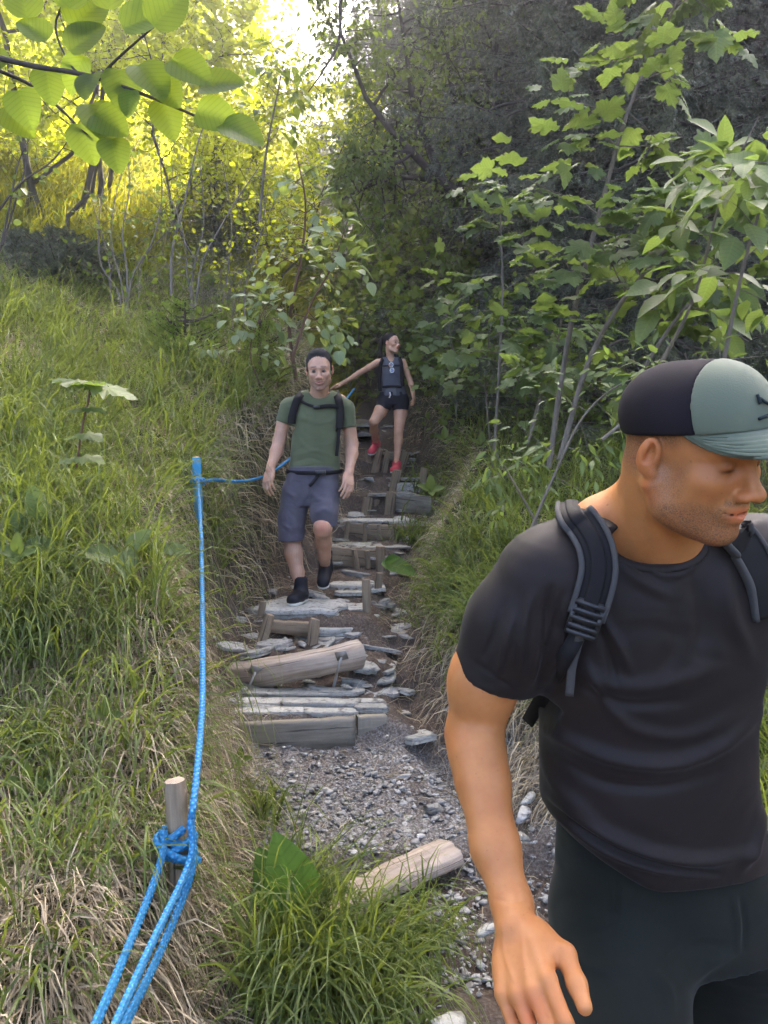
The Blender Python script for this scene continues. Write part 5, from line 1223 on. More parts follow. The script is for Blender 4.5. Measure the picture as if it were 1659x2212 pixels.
    Bk = Field(); Bk.loft([(P(690, 856, 5.4), .10, .05, 0), (P(690, 890, 5.43), .15, .10, 0), (P(686, 960, 5.45), .155, .11, 0), (P(682, 1010, 5.44), .14, .09, 0)], .02, n=3.5); sdf_obj('pack_body', Bk, .01, M['strap'], bp, 1)
    Vs = np.array([v.co[:] for v in sh.data.vertices])+org
    def on(*pl, l=.012): return [onto(Vs, u_, v_, l) for u_, v_ in pl]
    for nm, pl, w in (('shoulder_strap', [(656, 846), (645, 858), (637, 878), (631, 900), (630, 915)], .05), ('shoulder_strap', [(722, 846), (731, 862), (735, 885), (735, 905), (733, 925)], .052)):
        c3 = on(*pl); c3[0] = c3[0]+np.array([0, .10, .01]); mobj(nm, [strap(c3, w, .014, (0, -1, .3), 40)], M['strap'], bp)
    mobj('lower_strap', [strap(on((733, 925), (730, 955), (727, 985)), .02, .005, (0, -1, .1), 20)], M['strap'], bp)
    cs = mobj('chest_strap', [strap(on((642, 862), (665, 874), (685, 880), l=.016), .018, .005, (0, -1, .1), 20), strap(on((685, 880), (710, 877), (736, 879), l=.016), .026, .006, (0, -1, .1), 20)], M['strap'], bp)
    kb = onto(Vs, 684, 880, .024); mobj('buckle', [tube([kb+np.array([-.02, 0, 0]), kb+np.array([.02, 0, 0])], .012, 8)], M['plastic'], cs)
    belt = P(679, 1014, 5.23); a = np.linspace(-.15, math.pi+.15, 40); hb = mobj('hip_belt', [strap(np.stack([belt[0]-.190*np.cos(a), belt[1]-.140*np.sin(a), belt[2]-.01-.015*np.sin(a)], 1), .026, .006, None if False else np.stack([-np.cos(a), -np.sin(a), 0*a], 1), 40)], M['strap'], bp)
    kb = P(692, 1022, 5.07); mobj('buckle', [tube([kb+np.array([-.035, 0, 0]), kb+np.array([.035, 0, .005])], .017, 8)], M['plastic'], hb); mobj('strap_tail', [strap([P(688, 1026, 5.075), P(676, 1042, 5.05), P(668, 1050, 5.05)], .022, .005, (0, -1, .1), 16)], M['strap'], hb)
man_green()

def woman():
    HS = .98; HC = P(846, 742, 9.0); HR = headR(R(52), R(0), R(-2)); org = P(855, 1020, 8.9)
    a_sh, a_el, a_wr = P(815, 783, 9.05), P(775, 806, 9.1), P(741, 827, 9.1)
    b_sh, b_el, b_wr = P(871, 782, 9.05), P(885, 820, 9.05), P(892, 848, 8.95)
    hL, kL, aL = P(832, 868, 9.05), P(807, 912, 8.85), P(812, 955, 9.25)
    hR, kR, aR = P(866, 868, 9.05), P(861, 934, 8.9), P(856, 1000, 8.85)
    B = Field(); head_field(B, HC, HR, HS, jaw=.86, mouth=1, lids=1)
    B.frame(); B.cone(P(844, 780, 9.05), HC+HR@np.array([0, -.03, -.05]), .045, .046, .02); B.cone(P(822, 782, 9.05), P(866, 782, 9.05), .042, .042, .04)
    V1, Q1 = B.build(.0045); V1 = relax(V1, Q1, 1, .3); T1 = paint_head(head_local(V1, HC, HR, HS), 0, (1.1, .6, .6), (.2, .15, .14))
    A = Field(); A.chain([a_sh, P(798, 793, 9.06), a_el], [.040, .036, .031], .02).chain([a_el, P(765, 813, 9.1), a_wr], [.031, .031, .020], .015)
    hand(A, a_wr, frame_from(a_wr-P(718, 834, 9.1), np.array([0, -.3, 1])), .95, side=-1, curl=.2, thumb=.8)
    A.frame(); A.chain([b_sh, b_el], [.038, .031], .02).chain([b_el, P(888, 830, 9.02), b_wr], [.031, .031, .020], .015)
    hand(A, b_wr, frame_from(b_wr-P(896, 868, 8.9), np.array([.8, -.3, .1])), .95, side=-1, curl=.5, thumb=.5)
    A.frame(); A.chain([P(845, 800, 9.08), P(850, 835, 9.08), P(848, 862, 9.06)], [.09, .09, .11], .03)
    A.chain([hL, P(822, 888, 8.95), kL], [.088, .076, .055], .02).chain([kL, P(808, 930, 9.0), P(811, 945, 9.15), aL], [.05, .052, .04, .031], .02)
    A.chain([hR, P(865, 895, 9.0), kR], [.088, .078, .052], .02).chain([kR, P(861, 952, 8.9), P(858, 980, 8.88), aR], [.05, .052, .036, .03], .02)
    V2, Q2 = A.build(.0058); V2 = relax(V2, Q2, 1, .4)
    V = np.vstack([V1, V2]); Q = np.vstack([Q1, Q2+len(V1)])
    w_ = mesh('person', V, Q, M['skin_woman'], attrs={'tint': np.vstack([T1, np.ones((len(V2), 3))])}, loc=org)
    tag(w_, 'woman with ponytail in grey top and black shorts, one arm out, looking aside', 'person'); feat_eyes(w_, HC, HR, HS, org, (0, 1, 0))
    Hf = Field().frame(HC, HR, HS); Hf.ell((0, -.024, .050), (.079, .097, .083), .004); Hf.ell((0, .115, .015), (.068, .072, .074), .01, '-'); Hf.ell((0, .03, -.07), (.3, .10, .075), .01, '-')
    Hf.ell((0, -.118, .085), (.026, .026, .026), .012); Hf.chain([(0, -.125, .09), (0, -.16, .06), (0.01, -.165, -.03), (0.012, -.15, -.12), (0.01, -.135, -.17)], [.02, .027, .026, .02, .007], .012)
    V, Qh = Hf.build(.005); V = V+vnormals(V, Qh)*(rng.normal(size=(len(V), 1))*.001); mesh('hair', V, Qh, M['hair_dark'], w_, attrs={'tint': np.ones((len(V), 3))}, loc=org)
    S = Field(); S.loft([(P(844, 772, 9.06), .10, .06, .1), (P(845, 786, 9.06), .148, .085, .1), (P(845, 805, 9.06), .15, .108, .1), (P(848, 830, 9.06), .135, .095, .1), (P(849, 842, 9.06), .15, .105, .1), (P(850, 857, 9.06), .172, .122, .1)], .02)
    S.cone(P(844, 768, 9.02), P(845, 777, 8.98), .052, .030, .004, '-'); S.cone(P(844, 772, 8.98), P(847, 796, 8.9), .034, .012, .004, '-')
    S.cone(P(800, 782, 9.06), P(816, 784, 9.06), .06, .050, .006, '-'); S.cone(P(889, 782, 9.06), P(872, 784, 9.06), .06, .050, .006, '-')
    fl = [([(835, 840), (833, 856)], 3, .008), ([(845, 840), (845, 857)], 3, -.008), ([(855, 840), (857, 857)], 3, .008), ([(864, 840), (868, 857)], 3, -.006), ([(826, 840), (822, 856)], 3, -.006), ([(830, 810), (850, 806), (862, 812)], 4, .006)]
    sh = sdf_obj('sleeveless_top', S, .006, M['top_grey'], w_, 1, fold=fl)
    T_ = Field(); T_.loft([(P(849, 848, 9.06), .160, .11, .1), (P(849, 862, 9.06), .178, .125, .1), (P(849, 876, 9.05), .185, .13, .1)], .02)
    T_.chain([P(833, 866, 9.05), P(826, 884, 8.98)], [.098, .094], .02).chain([P(866, 866, 9.05), P(865, 886, 9.0)], [.098, .094], .02)
    c1 = P(826, 879, 8.98); T_.plane(P(850, 886, 9.0), np.array([0, -.1, -1.]), .003)
    sdf_obj('shorts', T_, .006, M['shorts_black'], w_, 1)
    shoe('shoe', P(813, 958, 9.27), P(800, 984, 9.02), .05, M['shoe_red'], w_, .006, high=.02, up=nrm(np.array([0, -.3, .95])))
    shoe('shoe', P(857, 1004, 8.87), P(848, 1022, 8.68), .05, M['shoe_red'], w_, .006, high=.02)
    bp = thing('backpack', P(846, 810, 9.25), 'black backpack worn by the woman over a grey top', 'backpack')
    Bk = Field(); Bk.loft([(P(845, 765, 9.2), .08, .04, .1), (P(845, 785, 9.23), .13, .08, .1), (P(846, 830, 9.24), .14, .09, .1), (P(848, 855, 9.22), .13, .07, .1)], .02, n=3.5); sdf_obj('pack_body', Bk, .012, M['strap'], bp, 1)
    Vs = np.array([v.co[:] for v in sh.data.vertices])+org
    def on(*pl, l=.012): return [onto(Vs, u_, v_, l) for u_, v_ in pl]
    for pl in ([(828, 771), (823, 785), (821, 805), (820, 825), (821, 845)], [(862, 771), (866, 782), (868, 797), (868, 815), (870, 835)]):
        c3 = on(*pl); c3[0] = c3[0]+np.array([0, .06, .0]); mobj('shoulder_strap', [strap(c3, .04, .012, (0, -1, .3), 30)], M['strap'], bp)
    mobj('chest_strap', [strap(on((822, 791), (845, 790), (867, 789), l=.02), .018, .006, (0, -1, .1), 20)], M['strap'], bp)
    mobj('hip_belt', [strap(on((826, 836), (849, 834), (868, 836), l=.018), .026, .008, (0, -1, .1), 20)], M['strap'], bp)
    wb = P(842, 853, 8.9); mobj('clip', [tube([wb+np.array([0, 0, .03]), wb+np.array([.008, -.005, 0]), wb+np.array([-.005, 0, -.035])], .008, 8)], M['white'], bp)
    g = thing('sunglasses', onto(Vs, 846, 792, .03), 'white framed sunglasses with an orange clip hanging on the chest strap of the woman', 'sunglasses')
    a = np.linspace(0, 2*np.pi, 20); fr = []
    for (u_, v_) in ((845, 788), (847, 800)):
        c = onto(Vs, u_, v_, .035); q = np.stack([c[0]+.024*np.cos(a), c[1]+0*a, c[2]+.026*np.sin(a)], 1); fr.append(tube(q, .0045, 6, cap=False))
        V = np.vstack([q[:-1], [c]]); k = 19; mesh('lens', V+np.array([0, .002, 0]), [np.stack([np.arange(k), (np.arange(k)+1) % k, np.full(k, k)], 1)], M['lens'], g)
    mobj('frame', fr, M['white'], g); c = onto(Vs, 839, 789, .03); mobj('clip', [tube([c, c+np.array([.03, 0, -.005])], .009, 8)], M['orange'], g)
woman()
# ---------------------------------------------------------------- trees and plants
def grow(origin, direction, length, r0, levels, g, spread=.8, nb=(6, 4, 3), ratio=.55, up=.15, wig=.12, start=.25, tip=.15, npt=9, flat=0.):
    """branch skeleton: list of (level, pts(n,3), radii(n))"""
    out = []
    def br(p, d, L, r, lv):
        pts = [p]; dd = nrm(d)
        for k in range(npt-1):
            dd = nrm(dd+g.normal(size=3)*wig+np.array([0, 0, up*(1 if lv == 0 else .6)]))
            if flat and lv > 0: dd = nrm(dd*np.array([1, 1, 1-flat]))
            pts.append(pts[-1]+dd*L/(npt-1))
        pts = np.array(pts); rad = r*np.linspace(1, tip if lv < levels else .3, npt); out.append((lv, pts, rad))
        if lv < levels:
            for i in range(nb[lv]):
                t = start+(1-start)*(i+g.random())/nb[lv]; k = t*(npt-1); a = int(min(k, npt-2)); q = pts[a]+(pts[a+1]-pts[a])*(k-a); ax = nrm(pts[a+1]-pts[a])
                rnd_ = nrm(np.cross(ax, g.normal(size=3))); nd = nrm(ax*(1-spread)+rnd_*spread)
                if flat: nd = nrm(nd*np.array([1, 1, 1-flat*.7]))
                br(q, nd, L*ratio*(1.15-.6*t)*g.uniform(.75, 1.25), r*(1-.75*t)*.6, lv+1)
    br(np.asarray(origin, float), np.asarray(direction, float), length, r0, 0)
    return out
def leafpts(sk, lv, step, g, off=.03, droop=.25, horiz=.5, jit=1., t0=.15):
    """leaf positions, directions, normals along the twigs of level >= lv"""
    Pn, D, Nn = [], [], []
    for l, pts, rad in sk:
        if l < lv: continue
        L = np.linalg.norm(np.diff(pts, axis=0), axis=1).sum(); n = max(2, int(L/step)); t = np.linspace(t0, 1, n)*(len(pts)-1); i = np.minimum(t.astype(int), len(pts)-2); q = pts[i]+(pts[i+1]-pts[i])*(t-i)[:, None]
        ax = nrm(pts[i+1]-pts[i]); s = nrm(np.cross(ax, [0, 0, 1.])+1e-6); sg = np.where(np.arange(n) % 2, 1, -1)[:, None]
        d = nrm(ax*.55+s*sg*.8+g.normal(size=(n, 3))*.35*jit+np.array([0, 0, -droop])); d[-1] = nrm(ax[-1]+[0, 0, -droop])
        Pn.append(q+d*off); D.append(d); Nn.append(nrm(np.array([0, 0, 1.])*horiz+g.normal(size=(n, 3))*.45))
    return np.concatenate(Pn), np.concatenate(D), np.concatenate(Nn)
def skel_parts(sk, segs=(8, 5, 4, 3), maxlv=9):
    return [tube(p, r, segs[min(l, 3)], cap=False) for l, p, r in sk if l <= maxlv]
def make_tree(name, loc, label, cat, group, sk, lv, step, tmpl, size, leafmat_, barkmat, g, stems='trunk', crown='crown', maxlv=9, **kw):
    """skeleton in local coords (root at 0)"""
    o = thing(name, loc, label, cat, group); loc = np.asarray(loc, float)
    sk = [(l, p+loc, r) for l, p, r in sk]
    mobj(stems, skel_parts(sk, maxlv=maxlv), barkmat, o)
    p, d, n = leafpts(sk, lv, step, g, **kw); sz = size*g.uniform(.6, 1.25, len(p))
    V, F, A = leaves(tmpl[0], tmpl[1], p, d, n, sz); mesh(crown, V, F, leafmat_, o, attrs=A, smooth=False)
    return o
def GZp(x, y): return float(ground(x, y))
def topscale(u, Y, vtop, H):
    b = base(u, Y); return float((P(u, vtop, Y)[2]-b[2])/H)
def base(u, Y, v=None):
    x = P(u, 1100, Y)[0]; return np.array([x, Y, GZp(x, Y)-.05])

# --- spruces: drooping needle sprays
def needle_twigs(P0, D0, L, g, step=.012, nl=.017, tilt=.9):
    """many straight hanging twigs -> needles as thin quads, vectorised over twigs"""
    n = len(P0); k = int(L.max()/step); t = (np.arange(k)[None]+.5)/k
    pos = P0[:, None]+D0[:, None]*(t*L[:, None])[..., None]+np.array([0, 0, -1.])*(t**2*L[:, None]*.25)[..., None]
    ax = np.repeat(D0[:, None], k, 1).reshape(-1, 3); pos = pos.reshape(-1, 3)
    r = nrm(g.normal(size=pos.shape)); s = nrm(np.cross(ax, r)); d = nrm(s*tilt+ax*.7); w = np.cross(d, ax); w = nrm(w)
    ln = nl*g.uniform(.7, 1.2, len(pos))[:, None]
    V = np.stack([pos-w*nl*.17, pos+w*nl*.17, pos+d*ln], 1).reshape(-1, 3); F = np.arange(len(V)).reshape(-1, 3)
    return V, [F], {'rnd': np.repeat(g.random(len(pos)), 3)}
def spruce(seed, H, Rb, r0, nlev, per, twig=.35, low=.0, nstep=.03, nl=.03, droop=.45, tw_per=14):
    g = np.random.default_rng(seed); tr = [tube(np.array([[0, 0, -.3], [.02*H*g.normal()*.2, 0, H*.5], [0, 0, H]]), [r0, r0*.6, .01], 10, cap=False)]
    limbs = []; TP, TD, TL = [], [], []
    for i in range(nlev):
        z = H*(low+(1-low)*(i+.5)/nlev); rr = Rb*(1-(z/H))**.75*(.75+.5*g.random())+.08
        for j in range(per):
            a = g.uniform(0, 6.28); L = rr*g.uniform(.6, 1.15); k = 7; t = np.linspace(0, 1, k)
            h = np.stack([np.cos(a)*t*L, np.sin(a)*t*L, z+g.uniform(-.5, .5)*H/nlev-droop*L*t+.28*L*t**2.2], 1); h[1:] += g.normal(size=(k-1, 3))*.02*L
            limbs.append(tube(h, np.linspace(.02*L/2+.006, .003, k), 4, cap=False))
            m = max(4, int(tw_per*L)); tt = g.uniform(.12, 1, m)*(k-1); q = np.minimum(tt.astype(int), k-2); pp = h[q]+(h[q+1]-h[q])*(tt-q)[:, None]; ax = nrm(h[q+1]-h[q])
            sd_ = np.cross(ax, [0, 0, 1.])*np.where(g.random(m) > .5, 1, -1)[:, None]; d = nrm(sd_*.7+ax*.55+np.array([0, 0, -.75])+g.normal(size=(m, 3))*.25)
            TP.append(pp); TD.append(d); TL.append(twig*g.uniform(.5, 1.2, m)*(1.1-.6*tt/(k-1)))
    TP, TD, TL = np.concatenate(TP), np.concatenate(TD), np.concatenate(TL)
    twg = needle_twigs(TP, TD, TL, g, nstep, nl)
    return tr, limbs, twg
def put_spruce(sp, loc, label, group, leafm='needle', bark='bark_dark', name='spruce_tree', cat='tree'):
    o = thing(name, (0, 0, 0), label, cat, group)
    mobj('trunk', sp[0]+sp[1], M[bark], o); mobj('crown', [sp[2]], M[leafm], o, smooth=False)
    o.location = [float(c) for c in loc]; return o
GS = 'dark spruces of the shaded wood on the right'
SP1 = spruce(1, 13, 2.7, .16, 50, 8, twig=.42, nstep=.028, nl=.055, tw_per=24)
SP2 = spruce(2, 9, 2.1, .11, 42, 8, twig=.34, nstep=.026, nl=.045, tw_per=24)
s1 = put_spruce(SP1, base(1330, 9.5), 'tall dark spruce in the middle of the right wood, drooping sprays', GS)
s2 = put_spruce(SP2, base(1130, 11.5), 'slimmer spruce left of the tall one, behind the sycamore saplings', GS)
for src, u, Y, rz, sc_, lab in [
    (s1, 1560, 8.6, 2.0, .95, 'dark spruce at the right edge above the capped head'), (s1, 1480, 12.5, 1.2, 1.2, 'big spruce far back at the upper right'), (s1, 1240, 14.5, 3.3, 1.25, 'high spruce behind the sun glow at the top'),
    (s1, 1060, 15.5, 4.4, 1.1, 'spruce far behind the leaning branch'), (s1, 1700, 11.5, .5, 1.2, 'outermost right spruce cut by the frame edge'), (s2, 1430, 7.6, .7, .8, 'lower spruce behind the big sycamore leaves'),
    (s2, 1250, 9.0, 2.6, .7, 'young spruce in the dark behind the small sycamore'), (s2, 1040, 13.0, 5.2, .9, 'spruce between the leaning trunk and the wood'), (s2, 960, 16.5, 1.6, 1.3, 'narrow spruce rising behind the woman'),
    (s1, 880, 24, 3.9, 1.15, 'distant spruce above the woman at the skyline'), (s1, 770, 32, 2.4, topscale(770, 32, 20, 13), 'far conifer right of the sky gap'), (s1, 590, 36, .9, topscale(590, 36, 240, 13), 'far dark conifer below the sky gap'),
    (s1, 455, 34, 5.5, topscale(455, 34, 30, 13), 'far conifer left of the sky gap'), (s2, 655, 38, 4.9, topscale(655, 38, 170, 9), 'small far conifer on the skyline in the gap'), (s1, 1400, 17, 5.9, 1.3, 'spruce deepest in the right wood'), (s1, 1620, 15, 3.0, 1.35, 'spruce deep in the wood at the upper right edge'),
    (s1, 40, 30, 1.0, topscale(40, 30, -60, 13), 'dark conifer at the top left corner behind sunlit leaves'), (s1, 820, 27, 3.0, topscale(820, 27, -20, 13), 'distant conifer between the gap and the leaning tree'), (s1, 560, 30, 2.0, topscale(560, 30, 330, 13), 'low distant conifer under the sky gap'), (s1, 700, 28, 2.2, topscale(700, 28, 260, 13), 'distant conifer behind the whitebeam top'), (s1, 900, 20, 4, 1.3, 'conifer right behind the leaning tree crown'), (s1, 1130, 19, 2, 1.4, 'conifer filling the wood behind the pointed sapling'), (s1, 1330, 20, 5, 1.5, 'far conifer in the second row of the right wood'), (s1, 1550, 19, 1, 1.5, 'far conifer near the upper right corner'), (s2, 560, 13.2, 2.1, .27, 'dark young spruce among the sunlit shrubs in the middle left'), (s2, 470, 12.0, 3.7, .27, 'small dark spruce behind the bare stems')]:
    copy_tree(src, base(u, Y), rz, sc_, lab)
# low spruces with fresh tips
SP3 = spruce(5, .7, .75, .02, 13, 8, twig=.15, nstep=.010, nl=.03, droop=.05, tw_per=44)
s3 = put_spruce(SP3, base(150, 8.6), 'small dark spruce bush on the crest at the left edge', None, name='spruce_bush', cat='bush')
for u, Y, rz, sc_, lab in [(60, 9.0, 2, .6, 'wide low spruce bush nearest the left frame edge'), (225, 9.0, 4, .55, 'low spruce bush right of the dark one on the crest')]: copy_tree(s3, base(u, Y), rz, sc_, lab)
SP4 = spruce(6, .62, .42, .012, 9, 6, twig=.10, nstep=.009, nl=.024, droop=-.1, tw_per=60)
s4 = put_spruce(SP4, base(405, 6.6), 'little spruce with bright new tips left of the man in green', None, leafm='needle_tip', name='spruce_seedling', cat='bush')
copy_tree(s4, base(565, 6.9), 2.2, .95, 'little bright tipped spruce touching the shoulder of the man in green'); copy_tree(s4, base(345, 7.2), 1.2, .6, 'smallest bright tipped spruce beside the first one')

# --- broadleaf trees on the left, lit from behind
def broad(seed, H, r0, nb=(9, 6, 4), spread=.75, lean=(0, 0), size=.07, step=.055, tm=DIAM, lm='leaf_sun', bk='bark_grey', start=.22, ratio=.5, up=.12, **kw):
    g = np.random.default_rng(seed); sk = grow((0, 0, -.2), (lean[0], lean[1], 1), H, r0, 2 if len(nb) < 4 else 3, g, spread, nb, ratio, up, start=start, **kw); return sk, g, dict(step=step, tmpl=tm, size=size, leafmat_=M[lm], barkmat=M[bk])
def put(name, loc, lab, cat, group, S_, **kw):
    sk, g, d = S_; return make_tree(name, loc, lab, cat, group, sk, kw.pop('lv', 1), d['step'], d['tmpl'], d['size'], d['leafmat_'], d['barkmat'], g, **kw)
GL = 'sunlit broadleaf trees on the left slope'
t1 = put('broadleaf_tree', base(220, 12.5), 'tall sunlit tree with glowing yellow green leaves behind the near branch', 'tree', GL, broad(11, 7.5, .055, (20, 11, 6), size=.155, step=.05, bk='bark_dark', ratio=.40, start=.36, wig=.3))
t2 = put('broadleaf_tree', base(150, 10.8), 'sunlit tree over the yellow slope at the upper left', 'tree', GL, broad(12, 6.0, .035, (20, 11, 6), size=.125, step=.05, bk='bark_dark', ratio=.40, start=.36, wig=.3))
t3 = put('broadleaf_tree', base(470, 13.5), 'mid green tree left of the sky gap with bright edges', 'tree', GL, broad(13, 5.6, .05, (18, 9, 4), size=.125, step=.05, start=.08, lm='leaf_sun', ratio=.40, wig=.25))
t3.scale = (.6,)*3; 
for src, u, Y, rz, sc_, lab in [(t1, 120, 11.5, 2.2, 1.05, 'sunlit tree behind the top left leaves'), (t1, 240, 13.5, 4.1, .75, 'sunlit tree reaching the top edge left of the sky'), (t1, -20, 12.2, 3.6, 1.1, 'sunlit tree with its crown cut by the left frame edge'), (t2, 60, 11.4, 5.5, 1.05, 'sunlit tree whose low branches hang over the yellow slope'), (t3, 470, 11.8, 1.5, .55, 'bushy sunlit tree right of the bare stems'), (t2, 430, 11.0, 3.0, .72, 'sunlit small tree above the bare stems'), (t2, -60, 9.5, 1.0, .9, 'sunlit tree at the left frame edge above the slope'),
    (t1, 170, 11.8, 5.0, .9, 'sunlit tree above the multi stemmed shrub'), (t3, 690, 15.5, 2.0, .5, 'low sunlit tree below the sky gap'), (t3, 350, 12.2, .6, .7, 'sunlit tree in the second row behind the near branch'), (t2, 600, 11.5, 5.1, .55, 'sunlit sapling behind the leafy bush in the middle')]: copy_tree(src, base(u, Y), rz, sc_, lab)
# bushes on the far sunny slope
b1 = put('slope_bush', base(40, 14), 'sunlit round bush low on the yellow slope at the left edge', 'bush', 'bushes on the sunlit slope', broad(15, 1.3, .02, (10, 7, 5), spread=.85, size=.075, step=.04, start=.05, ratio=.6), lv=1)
k_ = 0
wb = ['pale', 'wide', 'small', 'dense', 'loose', 'tall', 'low', 'ragged', 'bright', 'dull', 'thin', 'thick']
for i in range(24):
    u = rng.uniform(-20, 640); Y = rng.uniform(12.5, 24)
    copy_tree(b1, base(u, Y), rng.uniform(0, 6), rng.uniform(.7, 1.5), 'yellow green bush glowing in the sun on the slope behind the left crest')
b1['label'] = 'yellow green bush glowing in the sun on the slope behind the left crest'

# --- centre tree: leaning dark trunk with hanging leafy crown
gA = np.random.default_rng(31)
def fixed(paths, g, nb=(9, 5), ratio=.3, spread=.8, levels=2, up=0., wig=.15, Lmul=1.):
    sk = []
    for pts, r in paths:
        c = resample(pts, 16); sk.append((0, c, np.linspace(r, r*.35, 16))); L = np.linalg.norm(np.diff(c, axis=0), axis=1).sum()
        for i in range(nb[0]):
            t = .15+.85*(i+g.random())/nb[0]; k = int(min(t*15, 14)); ax = nrm(c[k+1]-c[k]); nd = nrm(ax*(1-spread)+nrm(np.cross(ax, g.normal(size=3)))*spread)
            for a in grow(c[k], nd, L*ratio*g.uniform(.6, 1.3)*Lmul, r*.3, levels-1, g, .7, nb[1:], .5, up, wig): sk.append((a[0]+1, a[1], a[2]))
    return sk
Yc = 10.5
paths = [([P(1110, 560, 11.2), P(1040, 450, 11), P(960, 395, 10.8), P(890, 330, 10.5), P(835, 270, 10.3), P(790, 210, 10.2)], .085), ([P(1010, 430, 10.9), P(930, 390, 10.9), P(860, 385, 10.6), P(800, 400, 10.2), P(740, 430, 10)], .045),
         ([P(960, 395, 10.8), P(900, 250, 10.8), P(880, 130, 10.6), P(860, 0, 10.4)], .055), ([P(1000, 420, 10.9), P(985, 250, 10.9), P(960, 90, 10.8), P(930, -60, 10.6)], .06), ([P(890, 330, 10.5), P(810, 330, 10.2), P(760, 340, 10), P(720, 330, 9.8)], .035),
         ([P(1110, 560, 11.2), P(1140, 800, 11.3), P(1150, 1000, 11.4)], .11), ([P(1040, 450, 11), P(1060, 300, 11), P(1070, 150, 11), P(1080, 0, 11)], .06), ([P(790, 210, 10.2), P(760, 130, 10), P(735, 60, 9.9), P(735, -40, 9.8)], .03)]
skc = fixed(paths, gA, (13, 6, 4), .36, .8, 3, up=-.05)
tc = thing('broadleaf_tree', P(1150, 1000, 11.4), 'leaning tree with dark bent branches and hanging crown above the woman', 'tree'); mobj('trunk', skel_parts(skc), M['bark_dark'], tc)
p, d, n = leafpts(skc, 2, .065, gA, droop=.7); V, F, A = leaves(*DIAM, p, d, n, .085*gA.uniform(.6, 1.2, len(p))); mesh('crown', V, F, M['leaf_mid'], tc, attrs=A, smooth=False)
# undergrowth behind the woman and along the right wood
u1 = put('shrub', base(930, 10.6), 'green shrub just right of the woman', 'shrub', 'shrubs at the foot of the right wood', broad(41, 1.7, .02, (11, 7, 4), spread=.8, size=.085, step=.05, start=.05, lm='leaf_mid', ratio=.55, tm=MAPLE), lv=1)
for u, Y, rz, sc_, lab in [(760, 12.5, 1, 1.3, 'shrub behind the outstretched arm of the woman'), (1010, 9.0, 2, .8, 'low shrub at the edge of the grass right of the woman'), (700, 14, 3, 1.6, 'shrub left of the woman in the shaded gully'), (850, 15, 4, 2.0, 'tall shrub closing the gully behind the woman'),
    (1120, 8.4, 5, .9, 'shrub between the woman and the capped man'), (620, 15, 2, 1.5, 'shrub under the leafy sapling in the gully'), (1230, 7.2, 1, .75, 'shrub on the grass bank left of the cap'), (1400, 9, 3.3, 1.2, 'shrub behind the cap in the dark wood'), (980, 12, .3, 1.7, 'shrub under the leaning tree')]: copy_tree(u1, base(u, Y), rz, sc_, lab)

# --- sycamore saplings on the right (layered lobed leaves)
def sapling(name, pts, r, nbr, bl, label, seed, size=.13, lm='leaf_maple', tmpl=MAPLE, step=.10, group=None, bk='bark_grey', cat='sapling', droopb=-.02, t0=.3, horiz=1.6, crownstep=None):
    g = np.random.default_rng(seed); c = resample(pts, 18); o = thing(name, c[0], label, cat, group); sk = [(0, c, np.linspace(r, r*.25, 18))]
    for i in range(nbr):
        t = t0+(1-t0)*(i+g.random()*.7)/nbr; k = int(min(t*17, 16)); ax = nrm(c[k+1]-c[k]); side = nrm(np.cross(ax, [0, 1, .2]))*(1 if i % 2 else -1); nd = nrm(side+g.normal(size=3)*.45+np.array([0, 0, .25]))
        L = bl*(1.25-t)*g.uniform(.7, 1.3)
        for a in grow(c[k], nd, L, r*.28, 1, g, .6, (3,), .5, droopb, .1, start=.3, npt=7): sk.append((a[0]+1, a[1], a[2]))
    mobj('stem', skel_parts(sk, (8, 5, 4, 4)), M[bk], o)
    p, d, n = leafpts(sk, 1, step, g, off=.04, droop=.35, horiz=horiz, t0=.2); n = n+np.array([0, -.35, 0])
    V, F, A = leaves(tmpl[0], tmpl[1], p, d, n, size*g.uniform(.55, 1.2, len(p))); mesh('leaf_crown', V, F, M[lm], o, attrs=A, smooth=False); return o
GM = 'sycamore saplings at the edge of the right wood'
def PL(l, Y0, Y1=None): n = len(l); return [P(u, v, Y0+((Y1 or Y0)-Y0)*i/(n-1)) for i, (u, v) in enumerate(l)]
sapling('sycamore_sapling', PL([(1060, 1090), (1075, 850), (1085, 650), (1082, 500), (1075, 370)], 6.6), .016, 12, .75, 'slender sycamore sapling with pale leaves standing against the dark wood, pointed top', 51, .16, group=GM)
sapling('sycamore_sapling', PL([(1185, 1010), (1230, 720), (1290, 480), (1360, 230), (1450, 30), (1500, -60)], 5.2, 4.4), .02, 19, .72, 'tall sycamore sapling leaning right up to the top edge', 52, .155, group=GM)
sapling('sycamore_sapling', PL([(1210, 990), (1280, 760), (1400, 580), (1530, 470), (1680, 400)], 5.0, 4.2), .02, 17, .62, 'sycamore sapling arching right with broad leaf layers', 53, .16, group=GM)
sapling('sycamore_sapling', PL([(1340, 880), (1460, 690), (1580, 570), (1700, 520)], 4.6, 4.0), .014, 10, .55, 'sycamore branching over the cap at the right edge', 54, .15, group=GM)
sapling('sycamore_sapling', PL([(1140, 960), (1165, 860), (1200, 760), (1215, 670)], 6.0), .012, 8, .45, 'small bluish green sycamore with spread top leaves right of the woman', 55, .15, group=GM, t0=.5)
sapling('sycamore_sapling', PL([(1150, 930), (1170, 850), (1165, 790)], 5.6), .009, 6, .32, 'low sycamore seedling with drooping leaves above the right grass', 56, .15, group=GM, t0=.5)
sapling('sycamore_sapling', PL([(985, 900), (985, 820), (975, 740), (960, 660)], 8.6), .012, 9, .5, 'leafy sycamore next to the raised left arm side of the woman', 57, .14, group=GM)
